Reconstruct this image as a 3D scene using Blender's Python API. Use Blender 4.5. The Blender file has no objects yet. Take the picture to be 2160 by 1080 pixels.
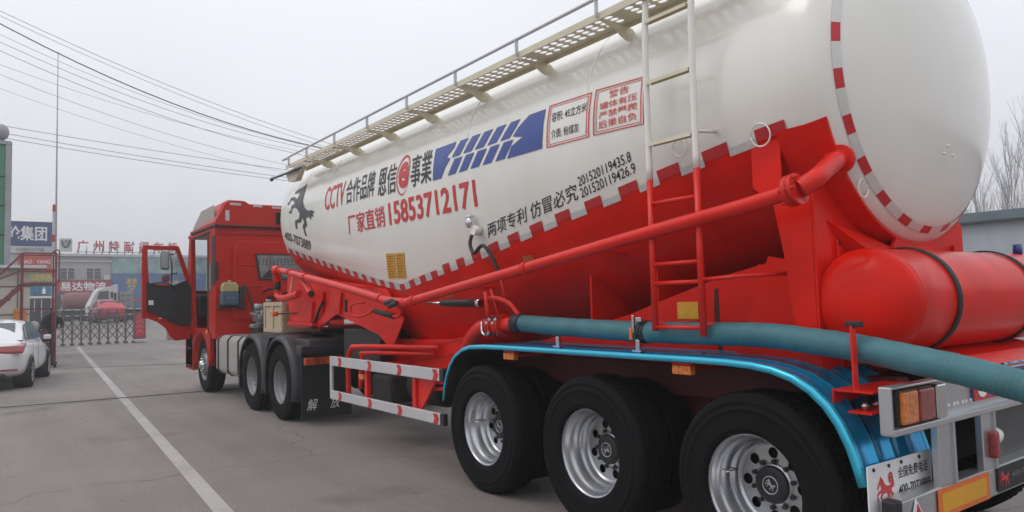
import bpy, bmesh, math, random
from math import sin, cos, pi, radians, sqrt
from mathutils import Vector, Matrix
from mathutils.geometry import tessellate_polygon
random.seed(7)
S = bpy.context.scene
COL = S.collection

# ------------------------------------------------------------------ camera
CAM_H = 1.575
PITCH, ROLL, YAW = 0.0613, -0.0263, 0.6287
fw = Vector((sin(YAW)*cos(PITCH), cos(YAW)*cos(PITCH), sin(PITCH)))
rt = Vector((cos(YAW), -sin(YAW), 0)); up = rt.cross(fw)
r2 = cos(ROLL)*rt + sin(ROLL)*up; u2 = -sin(ROLL)*rt + cos(ROLL)*up
cd = bpy.data.cameras.new('camera'); cam = bpy.data.objects.new('camera', cd); COL.objects.link(cam)
cd.sensor_width = 36; cd.lens = 1535.86/2160*36; cd.clip_start = 0.05; cd.clip_end = 3000
cam.matrix_world = Matrix(((r2.x, u2.x, -fw.x, 0), (r2.y, u2.y, -fw.y, 0), (r2.z, u2.z, -fw.z, CAM_H), (0, 0, 0, 1)))
S.camera = cam

# ------------------------------------------------------------------ world, sun, exposure
W = bpy.data.worlds.new('World'); S.world = W; W.use_nodes = True
nt = W.node_tree; nt.nodes.clear()
def wn(t, **k):
    n = nt.nodes.new(t)
    for a, b in k.items(): setattr(n, a, b)
    return n
SUN_EL, SUN_AZ = radians(56), radians(-62)
sky = wn('ShaderNodeTexSky', sky_type='NISHITA', sun_disc=False, sun_elevation=SUN_EL, sun_rotation=SUN_AZ, air_density=1.5, dust_density=4.0, ozone_density=1.0)
tc = wn('ShaderNodeTexCoord'); sep = wn('ShaderNodeSeparateXYZ'); ramp = wn('ShaderNodeValToRGB')
e = ramp.color_ramp.elements
e[0].position = 0.0; e[0].color = (0.62, 0.62, 0.67, 1)
e[1].position = 0.55; e[1].color = (0.95, 0.97, 1.02, 1)
m_ = ramp.color_ramp.elements.new(0.22); m_.color = (0.79, 0.80, 0.86, 1)
nz = wn('ShaderNodeTexNoise'); nz.inputs['Scale'].default_value = 2.2; nz.inputs['Detail'].default_value = 3
nr = wn('ShaderNodeMapRange'); nr.inputs['From Min'].default_value = .3; nr.inputs['From Max'].default_value = .7
nr.inputs['To Min'].default_value = 9.2; nr.inputs['To Max'].default_value = 10.2
vm = wn('ShaderNodeVectorMath', operation='SCALE')
mixw = wn('ShaderNodeMixRGB'); mixw.inputs[0].default_value = 0.93
bg = wn('ShaderNodeBackground'); bg.inputs['Strength'].default_value = 0.12
wo = wn('ShaderNodeOutputWorld')
L = nt.links.new
L(tc.outputs['Generated'], sep.inputs[0]); L(sep.outputs['Z'], ramp.inputs[0]); L(tc.outputs['Generated'], nz.inputs['Vector'])
L(nz.outputs['Fac'], nr.inputs['Value']); L(ramp.outputs[0], vm.inputs[0]); L(nr.outputs[0], vm.inputs['Scale'])
L(sky.outputs[0], mixw.inputs[1]); L(vm.outputs[0], mixw.inputs[2]); L(mixw.outputs[0], bg.inputs[0]); L(bg.outputs[0], wo.inputs[0])

sd = bpy.data.lights.new('sun', 'SUN'); sd.energy = 0.7; sd.angle = radians(25); sd.color = (1.0, 0.96, 0.9)
sun = bpy.data.objects.new('sun', sd); COL.objects.link(sun)
dirv = Vector((sin(SUN_AZ)*cos(SUN_EL), cos(SUN_AZ)*cos(SUN_EL), sin(SUN_EL)))   # towards the sun
sun.rotation_euler = dirv.to_track_quat('Z', 'Y').to_euler()
S.view_settings.view_transform = 'Standard'; S.view_settings.look = 'None'
S.view_settings.exposure = 0.0; S.view_settings.gamma = 1.0
S.render.engine = 'CYCLES'
S.cycles.use_denoising = True
S.cycles.max_bounces = 6; S.cycles.transparent_max_bounces = 12; S.cycles.volume_bounces = 0

# ------------------------------------------------------------------ materials
MATS = {}
def mat(name, col, rough=.5, metal=0., var=.12, scale=3., coat=0., bump=0., bscale=60., dirt=0., dcol=(.16, .13, .11), emit=None, spec=.5, dscale=1.3, stretch=(1, 1, 1)):
    m = bpy.data.materials.new(name); m.use_nodes = True; MATS[name] = m
    n = m.node_tree; b = n.nodes['Principled BSDF']; l = n.links.new
    b.inputs['Roughness'].default_value = rough; b.inputs['Metallic'].default_value = metal
    b.inputs['Coat Weight'].default_value = coat; b.inputs['Coat Roughness'].default_value = .12
    b.inputs['Specular IOR Level'].default_value = spec
    t = n.nodes.new('ShaderNodeTexCoord'); mp = n.nodes.new('ShaderNodeMapping'); mp.inputs['Scale'].default_value = stretch
    l(t.outputs['Object'], mp.inputs[0])
    a = n.nodes.new('ShaderNodeTexNoise'); a.inputs['Scale'].default_value = scale; a.inputs['Detail'].default_value = 5; l(mp.outputs[0], a.inputs['Vector'])
    r = n.nodes.new('ShaderNodeMapRange'); r.inputs[1].default_value = .3; r.inputs[2].default_value = .7; r.inputs[3].default_value = 1-var; r.inputs[4].default_value = 1+var
    l(a.outputs['Fac'], r.inputs[0])
    mx = n.nodes.new('ShaderNodeVectorMath'); mx.operation = 'SCALE'; mx.inputs[0].default_value = col[:3]; l(r.outputs[0], mx.inputs['Scale'])
    out = mx.outputs[0]
    if dirt:
        d = n.nodes.new('ShaderNodeTexNoise'); d.inputs['Scale'].default_value = dscale; d.inputs['Detail'].default_value = 8; d.inputs['Roughness'].default_value = .65; l(mp.outputs[0], d.inputs['Vector'])
        dr = n.nodes.new('ShaderNodeMapRange'); dr.inputs[1].default_value = .42; dr.inputs[2].default_value = .75; dr.inputs[3].default_value = 0; dr.inputs[4].default_value = dirt
        l(d.outputs['Fac'], dr.inputs[0])
        mm = n.nodes.new('ShaderNodeMixRGB'); mm.inputs[2].default_value = (*dcol, 1); l(dr.outputs[0], mm.inputs[0]); l(out, mm.inputs[1]); out = mm.outputs[0]
        ra = n.nodes.new('ShaderNodeMath'); ra.operation = 'MULTIPLY_ADD'; ra.inputs[1].default_value = .35; ra.inputs[2].default_value = rough; l(dr.outputs[0], ra.inputs[0]); l(ra.outputs[0], b.inputs['Roughness'])
    l(out, b.inputs['Base Color'])
    if bump:
        bn = n.nodes.new('ShaderNodeTexNoise'); bn.inputs['Scale'].default_value = bscale; bn.inputs['Detail'].default_value = 4; l(mp.outputs[0], bn.inputs['Vector'])
        bp = n.nodes.new('ShaderNodeBump'); bp.inputs['Strength'].default_value = bump; bp.inputs['Distance'].default_value = .02; l(bn.outputs['Fac'], bp.inputs['Height']); l(bp.outputs[0], b.inputs['Normal'])
    if emit:
        b.inputs['Emission Color'].default_value = (*col[:3], 1); b.inputs['Emission Strength'].default_value = emit
    return m
def glass(name, col=(.9, .95, .95), alpha=.25):
    m = bpy.data.materials.new(name); m.use_nodes = True; n = m.node_tree; n.nodes.clear(); l = n.links.new
    o = n.nodes.new('ShaderNodeOutputMaterial'); t = n.nodes.new('ShaderNodeBsdfTransparent'); t.inputs[0].default_value = (*col, 1)
    g = n.nodes.new('ShaderNodeBsdfGlossy'); g.inputs['Roughness'].default_value = .03
    f = n.nodes.new('ShaderNodeFresnel'); f.inputs[0].default_value = 1.45
    ad = n.nodes.new('ShaderNodeMath'); ad.operation = 'ADD'; ad.use_clamp = True; ad.inputs[1].default_value = alpha; l(f.outputs[0], ad.inputs[0])
    mx = n.nodes.new('ShaderNodeMixShader'); l(ad.outputs[0], mx.inputs[0]); l(t.outputs[0], mx.inputs[1]); l(g.outputs[0], mx.inputs[2]); l(mx.outputs[0], o.inputs[0])
    MATS[name] = m; return m

RED = mat('red_paint', (.70, .012, .004), .30, coat=.06, spec=.14, var=.10, dirt=.28, dcol=(.26, .018, .012), dscale=2.2, bump=.06, bscale=6)
REDP = mat('red_pipe_paint', (.70, .016, .008), .28, coat=.15, spec=.25, var=.08, dirt=.3, dcol=(.34, .05, .04), dscale=5)
CHAS = mat('shade_darkened_red_chassis', (.10, .007, .006), .6, var=.2, dirt=.6, dcol=(.03, .02, .018), dscale=3)  # shade under the wheel cover put into the colour as near-black maroon
CAB = mat('cab_paint', (.46, .015, .007), .33, coat=.06, spec=.16, var=.06, dirt=.14, dcol=(.3, .12, .09))
CREAM = mat('cream_paint', (.80, .785, .725), .2, coat=.5, var=.03, scale=1.4, dirt=.14, dcol=(.48, .44, .36), dscale=2.0, stretch=(1, 1, .35), bump=.2, bscale=1.6)
CREAM2 = mat('cream_walkway_paint', (.68, .62, .47), .45, var=.08, dirt=.2, dcol=(.4, .34, .22))
BLACKTXT = mat('black_lettering', (.022, .022, .024), .35, var=.1)
REDTXT = mat('red_lettering', (.60, .03, .03), .35, var=.08)
BLUETXT = mat('blue_graphic', (.018, .055, .30), .3, coat=.3, var=.06)
GREYTXT = mat('grey_graphic', (.16, .16, .17), .4)
WHITETXT = mat('white_lettering', (.8, .8, .8), .45, var=.05)
TAPE_S = mat('silver_reflective_tape', (.58, .59, .58), .35, metal=.1, var=.08, scale=40)
TAPE_L = mat('pale_reflective_tape', (.64, .64, .61), .3, metal=.1, var=.06, scale=40)
TAPE_R = mat('red_reflective_tape', (.52, .022, .03), .3, var=.08, scale=40)
RUBBER = mat('tyre_rubber', (.0065, .0065, .0075), .75, var=.2, dirt=.2, dcol=(.014, .0125, .0115), spec=.12, dscale=5)
BLACK = mat('black_plastic', (.014, .014, .016), .5, var=.15, dirt=.2, dcol=(.05, .045, .04))
DARK = mat('dark_chassis_steel', (.02, .018, .018), .6, var=.2, dirt=.3, dcol=(.06, .05, .045))
FENDB = mat('dark_fender_plastic', (.03, .028, .034), .45, var=.1, dirt=.3, dcol=(.09, .08, .075))
RIM = mat('silver_wheel_paint', (.50, .51, .53), .26, metal=.88, var=.06, dirt=.2, dcol=(.12, .11, .1))
RIMD = mat('dull_wheel_paint', (.24, .245, .25), .5, metal=.35, var=.1, dirt=.4, dcol=(.08, .075, .07))
CHROME = mat('bright_metal', (.65, .66, .68), .18, metal=1., var=.05)
ALU = mat('aluminium', (.60, .61, .63), .3, metal=.85, var=.06, dirt=.15, dcol=(.25, .24, .23))
ALUW = mat('white_painted_steel', (.55, .55, .56), .4, metal=.2, var=.05, dirt=.15, dcol=(.3, .28, .26))
BLUEF = mat('blue_anodised_aluminium', (.008, .30, .60), .2, metal=.6, coat=.4, var=.12, scale=6, bump=.06, bscale=10, stretch=(3, 1, 1))
BLUEE = mat('blue_fender_edge_and_highlight', (.05, .46, .66), .22, metal=.5, var=.06)
HOSE = mat('teal_hose_rubber', (.04, .155, .185), .55, var=.2, scale=5, dirt=.55, dcol=(.095, .18, .19), bump=.15, bscale=50, dscale=4)
AMBER = mat('amber_lens', (.78, .20, .02), .2, var=.35, scale=45, coat=.6, bump=.5, bscale=120)
LENSR = mat('red_lens', (.30, .014, .012), .18, var=.3, scale=45, coat=.7, bump=.5, bscale=120)
YELLOW = mat('yellow_label', (.62, .32, .02), .45, var=.1, scale=20)
ORANGE = mat('orange_paint', (.75, .16, .03), .4)
WOOD = mat('crate_wood', (.50, .40, .27), .65, var=.16, scale=3, stretch=(6, 6, 40), dirt=.2, dcol=(.3, .22, .13), bump=.1)
WHITECAR = mat('white_car_paint', (.72, .73, .74), .22, coat=.7, var=.02)
CARGLASS = mat('dark_car_glass', (.05, .06, .065), .06, var=.05, spec=.8)
WINGLASS = glass('window_glass', (.85, .9, .92), .10)
DKGLASS = mat('dim_window_glass', (.06, .07, .08), .08, spec=.7)
HAZE = 0.0033
# ------------------------------------------------------------------ mesh helpers
class MB:
    """collects shapes into one mesh"""
    def __init__(s): s.bm = bmesh.new(); s.mi = 0
    def _f(s, vs, smooth=False):
        try: f = s.bm.faces.new(vs)
        except ValueError: return None
        f.material_index = s.mi; f.smooth = smooth; return f
    def box(s, c, d, bev=0., rot=None, seg=2):
        g = bmesh.ops.create_cube(s.bm, size=1.); vs = g['verts']
        for v in vs:
            v.co = Vector((v.co.x*d[0], v.co.y*d[1], v.co.z*d[2]))
        fs = set(f for v in vs for f in v.link_faces)
        if bev:
            es = list(set(e for v in vs for e in v.link_edges))
            r = bmesh.ops.bevel(s.bm, geom=es, offset=min(bev, min(d)*.45), segments=seg, affect='EDGES', profile=.5)
            fs = set(r['faces']) | set(f for f in fs if f.is_valid)
            vs = list(set(v for f in fs for v in f.verts))
        for f in fs: f.material_index = s.mi
        M = (Matrix.Rotation(rot[1], 3, rot[0]) if rot else Matrix.Identity(3))
        for v in vs: v.co = M @ v.co + Vector(c)
        return s
    def bar(s, a, b, w=.04, h=None, bev=0.):
        a, b = Vector(a), Vector(b); h = h or w; d = b-a; q = d.to_track_quat('Y', 'Z').to_matrix()
        n0 = len(s.bm.verts)
        g = bmesh.ops.create_cube(s.bm, size=1.); vs = g['verts']
        for v in vs:
            v.co = q @ Vector((v.co.x*w, v.co.y*d.length, v.co.z*h)) + (a+b)/2
        for f in set(f for v in vs for f in v.link_faces): f.material_index = s.mi
        return s
    def tube(s, pts, r=.03, n=10, cap=True, smooth=True):
        pts = [Vector(p) for p in pts]; rr = r if isinstance(r, (list, tuple)) else [r]*len(pts)
        rings = []; nrm = None
        for i, p in enumerate(pts):
            t = (pts[min(i+1, len(pts)-1)] - pts[max(i-1, 0)]).normalized()
            if nrm is None:
                nrm = t.orthogonal().normalized()
            nrm = (nrm - t*nrm.dot(t)).normalized(); bn = t.cross(nrm)
            rings.append([s.bm.verts.new(p + rr[i]*(cos(2*pi*k/n)*nrm + sin(2*pi*k/n)*bn)) for k in range(n)])
        for a, b in zip(rings, rings[1:]):
            for k in range(n): s._f((a[k], a[(k+1) % n], b[(k+1) % n], b[k]), smooth)
        if cap: s._f(rings[0][::-1]); s._f(rings[-1])
        return s
    def lathe(s, prof, c=(0, 0, 0), axis='X', n=40, smooth=True, closed=False):
        """prof: list of (along axis, radius)"""
        c = Vector(c); ax = {'X': (Vector((1, 0, 0)), Vector((0, 1, 0)), Vector((0, 0, 1))), 'Y': (Vector((0, 1, 0)), Vector((0, 0, 1)), Vector((1, 0, 0))), 'Z': (Vector((0, 0, 1)), Vector((1, 0, 0)), Vector((0, 1, 0)))}[axis]
        rings = []
        for t, r in prof:
            if r < 1e-6: rings.append([s.bm.verts.new(c+ax[0]*t)])
            else: rings.append([s.bm.verts.new(c+ax[0]*t+r*(cos(2*pi*k/n)*ax[1]+sin(2*pi*k/n)*ax[2])) for k in range(n)])
        pr = list(zip(rings, rings[1:])) + ([(rings[-1], rings[0])] if closed else [])
        for a, b in pr:
            if len(a) == 1 and len(b) == 1: continue
            for k in range(n):
                k2 = (k+1) % n
                if len(a) == 1: s._f((a[0], b[k2], b[k]), smooth)
                elif len(b) == 1: s._f((a[k], a[k2], b[0]), smooth)
                else: s._f((a[k], a[k2], b[k2], b[k]), smooth)
        return s
    def prism(s, pts, plane, a, b, bev=0.):
        """2D outline extruded from a to b along the axis missing from plane ('yz','xz','xy')"""
        mk = {'yz': lambda p, t: Vector((t, p[0], p[1])), 'xz': lambda p, t: Vector((p[0], t, p[1])), 'xy': lambda p, t: Vector((p[0], p[1], t))}[plane]
        A = [s.bm.verts.new(mk(p, a)) for p in pts]; B = [s.bm.verts.new(mk(p, b)) for p in pts]; n = len(pts)
        fs = [s._f(A), s._f(B[::-1])] + [s._f((A[i], B[i], B[(i+1) % n], A[(i+1) % n])) for i in range(n)]
        if bev:
            es = [e for e in set(e for v in A+B for e in v.link_edges)]
            r = bmesh.ops.bevel(s.bm, geom=es, offset=bev, segments=2, affect='EDGES', profile=.5)
            for f in r['faces']: f.material_index = s.mi
        return s
    def grid(s, rows, smooth=True, closed=False):
        R = [[s.bm.verts.new(Vector(p)) for p in r] for r in rows]
        for a, b in zip(R, R[1:]):
            m = len(a)
            for k in range(m if closed else m-1): s._f((a[k], a[(k+1) % m], b[(k+1) % m], b[k]), smooth)
        return R
    def quad(s, *p): s._f([s.bm.verts.new(Vector(q)) for q in p]); return s
    def sphere(s, c, r, n=12, sc=(1, 1, 1)):
        g = bmesh.ops.create_uvsphere(s.bm, u_segments=n, v_segments=max(6, n//2), radius=1.)
        for v in g['verts']: v.co = Vector((v.co.x*r*sc[0], v.co.y*r*sc[1], v.co.z*r*sc[2]))+Vector(c)
        for f in set(f for v in g['verts'] for f in v.link_faces): f.material_index = s.mi; f.smooth = True
        return s
    def m(s, i): s.mi = i; return s
    def build(s, name, mats, parent=None, local=False, solid=0., recalc=True, loc=None):
        if recalc: bmesh.ops.recalc_face_normals(s.bm, faces=s.bm.faces[:])
        me = bpy.data.meshes.new(name)
        o = bpy.data.objects.new(name, me); COL.objects.link(o)
        off = Vector((0, 0, 0))
        if parent:
            o.parent = parent
            if not local:
                p = parent
                while p: off += p.location; p = p.parent
        if loc is not None and not parent: o.location = loc; off = Vector(loc)
        if off.length: bmesh.ops.translate(s.bm, verts=s.bm.verts[:], vec=-off)
        s.bm.to_mesh(me); s.bm.free()
        for q in (mats if isinstance(mats, (list, tuple)) else [mats]): me.materials.append(q)
        if solid:
            md = o.modifiers.new('thickness', 'SOLIDIFY'); md.thickness = solid; md.offset = 0
        return o
def empty(name, loc=(0, 0, 0), label=None, cat=None, group=None, parent=None):
    o = bpy.data.objects.new(name, None); COL.objects.link(o); o.location = loc; o.empty_display_size = .2
    if parent: o.parent = parent
    return tag(o, label, cat, group)
def tag(o, label=None, cat=None, group=None, kind=None):
    if label: o['label'] = label
    if cat: o['category'] = cat
    if group: o['group'] = group
    if kind: o['kind'] = kind
    return o
def copy_tree(o, parent=None):
    c = o.copy(); COL.objects.link(c); c.parent = parent
    for ch in o.children: copy_tree(ch, c)
    return c
def arc(c, r, a0, a1, n, plane='yz'):
    return [(c[0]+r*cos(a0+(a1-a0)*i/n), c[1]+r*sin(a0+(a1-a0)*i/n)) for i in range(n+1)]
def smooth_path(pts, k=6):
    """Catmull-Rom through 3D points"""
    P = [Vector(p) for p in pts]; out = []
    for i in range(len(P)-1):
        a, b, c, d = P[max(i-1, 0)], P[i], P[i+1], P[min(i+2, len(P)-1)]
        for j in range(k):
            t = j/k
            out.append(.5*((2*b)+(-a+c)*t+(2*a-5*b+4*c-d)*t*t+(-a+3*b-3*c+d)*t**3))
    return out+[P[-1]]

# ---- lettering: text curve -> mesh, mapped by a function of (u,v) in 0..1
def text_geo(body, bold=0., shear=0., space=1., cut=0):
    cu = bpy.data.curves.new('lettering', 'FONT'); cu.body = body; cu.offset = bold; cu.shear = shear; cu.space_character = space; cu.resolution_u = 3; cu.space_line = 1.1
    ob = bpy.data.objects.new('lettering', cu); COL.objects.link(ob)
    dg = bpy.context.evaluated_depsgraph_get(); dg.update()
    me = bpy.data.meshes.new_from_object(ob.evaluated_get(dg))
    bpy.data.objects.remove(ob)
    xs = [v.co.x for v in me.vertices]; ys = [v.co.y for v in me.vertices]
    x0, x1, y0, y1 = min(xs), max(xs), min(ys), max(ys)
    bm = bmesh.new(); bm.from_mesh(me); bpy.data.meshes.remove(me)
    for v in bm.verts: v.co = Vector(((v.co.x-x0)/(x1-x0), (v.co.y-y0)/(y1-y0), 0))
    for i in range(1, cut):
        bmesh.ops.bisect_plane(bm, geom=bm.verts[:]+bm.edges[:]+bm.faces[:], plane_co=(0, i/cut, 0), plane_no=(0, 1, 0))
    vs = [(v.co.x, v.co.y) for v in bm.verts]
    for i, v in enumerate(bm.verts): v.index = i
    fs = [[v.index for v in f.verts] for f in bm.faces]; bm.free()
    return vs, fs
def put(mb, geo, fn):
    V = [mb.bm.verts.new(Vector(fn(u, v))) for u, v in geo[0]]
    for f in geo[1]: mb._f([V[i] for i in f])
def poly_geo(polys, cut=0):
    """filled 2D polygons (lists of (u,v)), optionally sliced for wrapping"""
    bm = bmesh.new()
    for p in polys:
        vs = [bm.verts.new((x, y, 0)) for x, y in p]
        for t in tessellate_polygon([[v.co for v in vs]]):
            try: bm.faces.new([vs[i] for i in t])
            except ValueError: pass
    for i in range(1, cut):
        bmesh.ops.bisect_plane(bm, geom=bm.verts[:]+bm.edges[:]+bm.faces[:], plane_co=(0, i/cut, 0), plane_no=(0, 1, 0))
        bmesh.ops.bisect_plane(bm, geom=bm.verts[:]+bm.edges[:]+bm.faces[:], plane_co=(i/cut, 0, 0), plane_no=(1, 0, 0))
    for i, v in enumerate(bm.verts): v.index = i
    r = ([(v.co.x, v.co.y) for v in bm.verts], [[v.index for v in f.verts] for f in bm.faces]); bm.free(); return r
def rect_fn(o, du, dv):
    o, du, dv = Vector(o), Vector(du), Vector(dv)
    return lambda u, v: o+du*u+dv*v
def sign_text(mb, body, fn_rect, bold=0., **k): put(mb, text_geo(body, bold, **k), fn_rect)

HORSE = [(.02,.60),(.06,.70),(.13,.80),(.20,.90),(.22,1.0),(.27,.93),(.36,.86),(.42,.74),(.50,.66),(.62,.62),(.72,.62),(.80,.66),(.88,.74),(.97,.76),(.93,.68),(1.0,.66),(.93,.60),(.97,.54),(.88,.54),(.83,.52),(.80,.44),(.90,.34),(.86,.22),(.97,.10),(.93,.06),(.78,.22),(.79,.33),(.68,.38),(.70,.26),(.58,.14),(.66,.02),(.60,.0),(.50,.14),(.60,.28),(.56,.40),(.44,.42),(.34,.40),(.26,.32),(.30,.20),(.22,.14),(.20,.18),(.24,.24),(.18,.34),(.26,.44),(.16,.46),(.06,.40),(.08,.28),(.03,.24),(.0,.28),(.03,.34),(.0,.44),(.12,.54),(.24,.56),(.24,.66),(.18,.72),(.13,.66),(.06,.58)]
HORSE_SMALL = HORSE
# ================================================================== THE TRAILER
XC, ZC, R0, TY0, TY1, HB, HF = 4.6, 2.87, 1.03, 2.2, 10.7, .36, .62
def lerp(x, xs, ys):
    if x <= xs[0]: return ys[0]
    for i in range(len(xs)-1):
        if x <= xs[i+1]: return ys[i]+(ys[i+1]-ys[i])*(x-xs[i])/(xs[i+1]-xs[i])
    return ys[-1]
def prof(y):
    s = 1.
    if y < TY0: s = sqrt(max(0, 1-((TY0-y)/HB)**2))
    if y > TY1: s = sqrt(max(0, 1-((y-TY1)/HF)**2))
    return R0*s, lerp(y, [TY0+.15, 7.0, 7.4, TY1-.1], [R0, 2.0, 2.0, R0])*s
def surf(y, z, off=.004, side=-1):
    w, lo = prof(y); b = w if z > ZC else lo
    t = max(-1, min(1, (z-ZC)/max(b, 1e-6)))
    n = Vector((side*sqrt(1-t*t), 0, t))
    return Vector((XC+side*w*sqrt(1-t*t), y, z))+n*off
def zbound(y):
    return lerp(y, [2.1, 2.6, 3.4, 4.4, 5.1, 5.9, 6.65, 7.21, 7.85, 8.6, 9.5, 10.2, 10.75, 11.2], [2.515, 2.46, 2.345, 2.195, 2.08, 1.94, 1.84, 1.755, 1.84, 1.985, 2.155, 2.30, 2.42, 2.46])
def tank_pt(y, t, off=0.):
    """t: angle from the top going round the near side"""
    w, lo = prof(y); b = w if cos(t) > 0 else lo
    return Vector((XC-(w+off)*sin(t), y, ZC+(b+off)*cos(t)))

trailer = empty('tank_semi_trailer', (4.6, 5.5, 0), 'long cream and red V-shaped bulk powder tank semi-trailer with blue wheel cover', 'trailer')
# --- tank shell
ys = [TY0-HB*sin(pi/2*k/12) for k in range(12, 0, -1)] + [TY0, 2.12]
ys = sorted(set([round(v, 4) for v in ys])) + [2.35 + .2*i for i in range(42)]
ys = [y for y in ys if y < TY1] + [TY1 + HF*sin(pi/2*k/12) for k in range(13)]
ys = sorted(set(round(v, 4) for v in ys))
NU, NL = 18, 20
def ring(y, yb=None):
    w, lo = prof(y)
    zb = zbound(y); zb = min(max(zb, ZC-lo*.96), ZC)
    tb = math.acos(max(-1, min(1, (zb-ZC)/max(lo, 1e-5)))) if lo > .02 else 2.0
    if y < 2.3: tb = math.acos((zbound(max(y, 2.12))-ZC)/R0)
    if y > TY1: tb = math.acos((zbound(TY1)-ZC)/R0)
    ts = [tb*i/NU for i in range(NU)] + [tb+(pi-tb)*i/NL for i in range(NL+1)]
    ts = ts + [-t for t in ts[-2:0:-1]]
    return [tank_pt(y, t) for t in ts]
mb = MB(); rows = [ring(y) for y in ys]
R = [[mb.bm.verts.new(p) for p in r] for r in rows]; n = len(R[0])
for i, (a, b) in enumerate(zip(R, R[1:])):
    ym = (ys[i]+ys[i+1])/2
    for k in range(n):
        kk = k if k < NU+NL else n-1-k
        mb.mi = 1 if (kk >= NU and ym > 2.12) else 0
        mb._f((a[k], a[(k+1) % n], b[(k+1) % n], b[k]), True)
bmesh.ops.remove_doubles(mb.bm, verts=mb.bm.verts[:], dist=1e-5)
tank = mb.build('tank', [CREAM, RED], trailer)
# weld seams round the barrel, a little proud
for y in (3.95, 5.6, 8.9, 10.55):
    mb = MB(); rr = []
    for yy, of in ((y-.012, .0005), (y-.005, .0025), (y+.005, .0025), (y+.012, .0005)):
        rr.append([tank_pt(yy, t*pi/60, of) for t in range(0, 32)])
    mb.grid(rr); mb.build('weld_seam', CREAM, tank)
# --- red skirt that carries the rear of the barrel
mb = MB()
tb = math.acos((2.50-ZC)/R0)
mb.grid([[tank_pt(y, t, .018) for t in [tb+(2*pi-2*tb)*k/48 for k in range(49)]] for y in (2.118, 2.124, 2.3, 2.41)])
mb.grid([[tank_pt(2.118, t, o) for t in [tb+(2*pi-2*tb)*k/48 for k in range(49)]] for o in (-.01, .018)])
mb.build('rear_skirt', RED, tank)

# --- reflective tape along the paint line and round the rear head
mb = MB(); y = 2.35; i = 0
while y < 10.75:
    ln = lerp(y, [2.4, 4., 5.5, 6.5], [.20, .185, .15, .122])
    red = i % 2 == 0; mb.mi = 0 if red else 1
    if y < 6.4: o = .032 if red else -.003; h = .062 if red else .046
    else: o = .0; h = .075
    y1 = min(y+ln, 10.78); tilt = .25
    ym = (y+y1)/2; zm = zbound(ym)+o; sl = (zbound(y1)-zbound(y))/(y1-y)
    if not (ym < 2.5 and not red):
        mb.grid([[surf(yy, zm+sl*(yy-ym)+h*(v-.5), .006 if red else .0045) for v in (0, .33, .67, 1)] for yy in (y, ym, y1)])
    y = y1; i += 1
mb.build('reflective_tape', [TAPE_R, TAPE_S], tank)
mb = MB(); a0 = pi/2-.16; i = 0
while a0 < pi+.9:
    da = .115 if i % 2 == 0 else .155
    mb.mi = i % 2
    mb.grid([[tank_pt(y, a0+da*k/4, .004) for k in range(5)] for y in (2.064, 2.049, 2.034)])
    a0 += da; i += 1
mb.mi = 1; mb.grid([[tank_pt(y, pi/2-.5+.34*k/4, .004) for k in range(5)] for y in (2.064, 2.049, 2.034)])
mb.build('rear_reflective_tape', [TAPE_R, TAPE_L], tank)

# --- lettering painted on the barrel: (y,z) corners top-left, top-right, bottom-right, bottom-left
def tank_fn(tl, tr, br, bl, off=.004):
    def f(u, v):
        t = (tl[0]+(tr[0]-tl[0])*u, tl[1]+(tr[1]-tl[1])*u); b = (bl[0]+(br[0]-bl[0])*u, bl[1]+(br[1]-bl[1])*u)
        return surf(b[0]+(t[0]-b[0])*v, b[1]+(t[1]-b[1])*v, off)
    return f
def letter(name, items, mats, off=.004):
    mb = MB()
    for it in items:
        mb.mi = it[0]; body, corners, bold = it[1:4]; k = it[4] if len(it) > 4 else {}
        geo = body if not isinstance(body, str) else text_geo(body, bold, cut=6, **k)
        put(mb, geo, tank_fn(*corners, off=off))
    return mb.build(name, mats, tank, recalc=False)
def cr(y0, y1, z0, z1): return ((y0, z1), (y1, z1), (y1, z0), (y0, z0))
letter('brand_lettering', [
    (0, 'CCTV', cr(9.0, 8.36, 2.80, 3.10), .012, dict(shear=.15)),
    (1, '合作品牌', cr(8.32, 7.52, 2.80, 3.10), .006, dict(shear=.12)),
    (1, '恩信', cr(7.44, 6.98, 2.77, 3.10), .008, dict(shear=.12)),
    (1, '事業', cr(6.66, 6.22, 2.77, 3.10), .008, dict(shear=.12)),
    (0, 'e', cr(6.93, 6.71, 2.79, 3.07), .03, dict(shear=.2))], [REDTXT, BLACKTXT])
def ring_poly(a, b, n=36, th=.06):
    out = []
    for i in range(n):
        t0, t1 = 2*pi*i/n, 2*pi*(i+1)/n
        w0 = th*(.35+.65*abs(sin(t0/2+.5))); w1 = th*(.35+.65*abs(sin(t1/2+.5)))
        out.append([(.5+a*cos(t0), .5+b*sin(t0)), (.5+a*cos(t1), .5+b*sin(t1)), (.5+(a-w1)*cos(t1), .5+(b-w1)*sin(t1)), (.5+(a-w0)*cos(t0), .5+(b-w0)*sin(t0))])
    return poly_geo(out)
letter('emblem_ring', [(0, ring_poly(.5, .5), ((6.96, 3.12), (6.66, 3.16), (6.70, 2.74), (7.0, 2.70)), 0)], [REDTXT], .005)
letter('phone_lettering', [(0, '厂家直销', cr(8.32, 7.30, 2.43, 2.67), .010), (0, '15853712171', cr(7.2, 5.46, 2.43, 2.68), .022)], [REDTXT])
letter('service_number', [(0, '400-7073889', ((10.62, 2.69), (9.66, 2.465), (9.76, 2.33), (10.68, 2.57)), .012)], [BLACKTXT])
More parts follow.
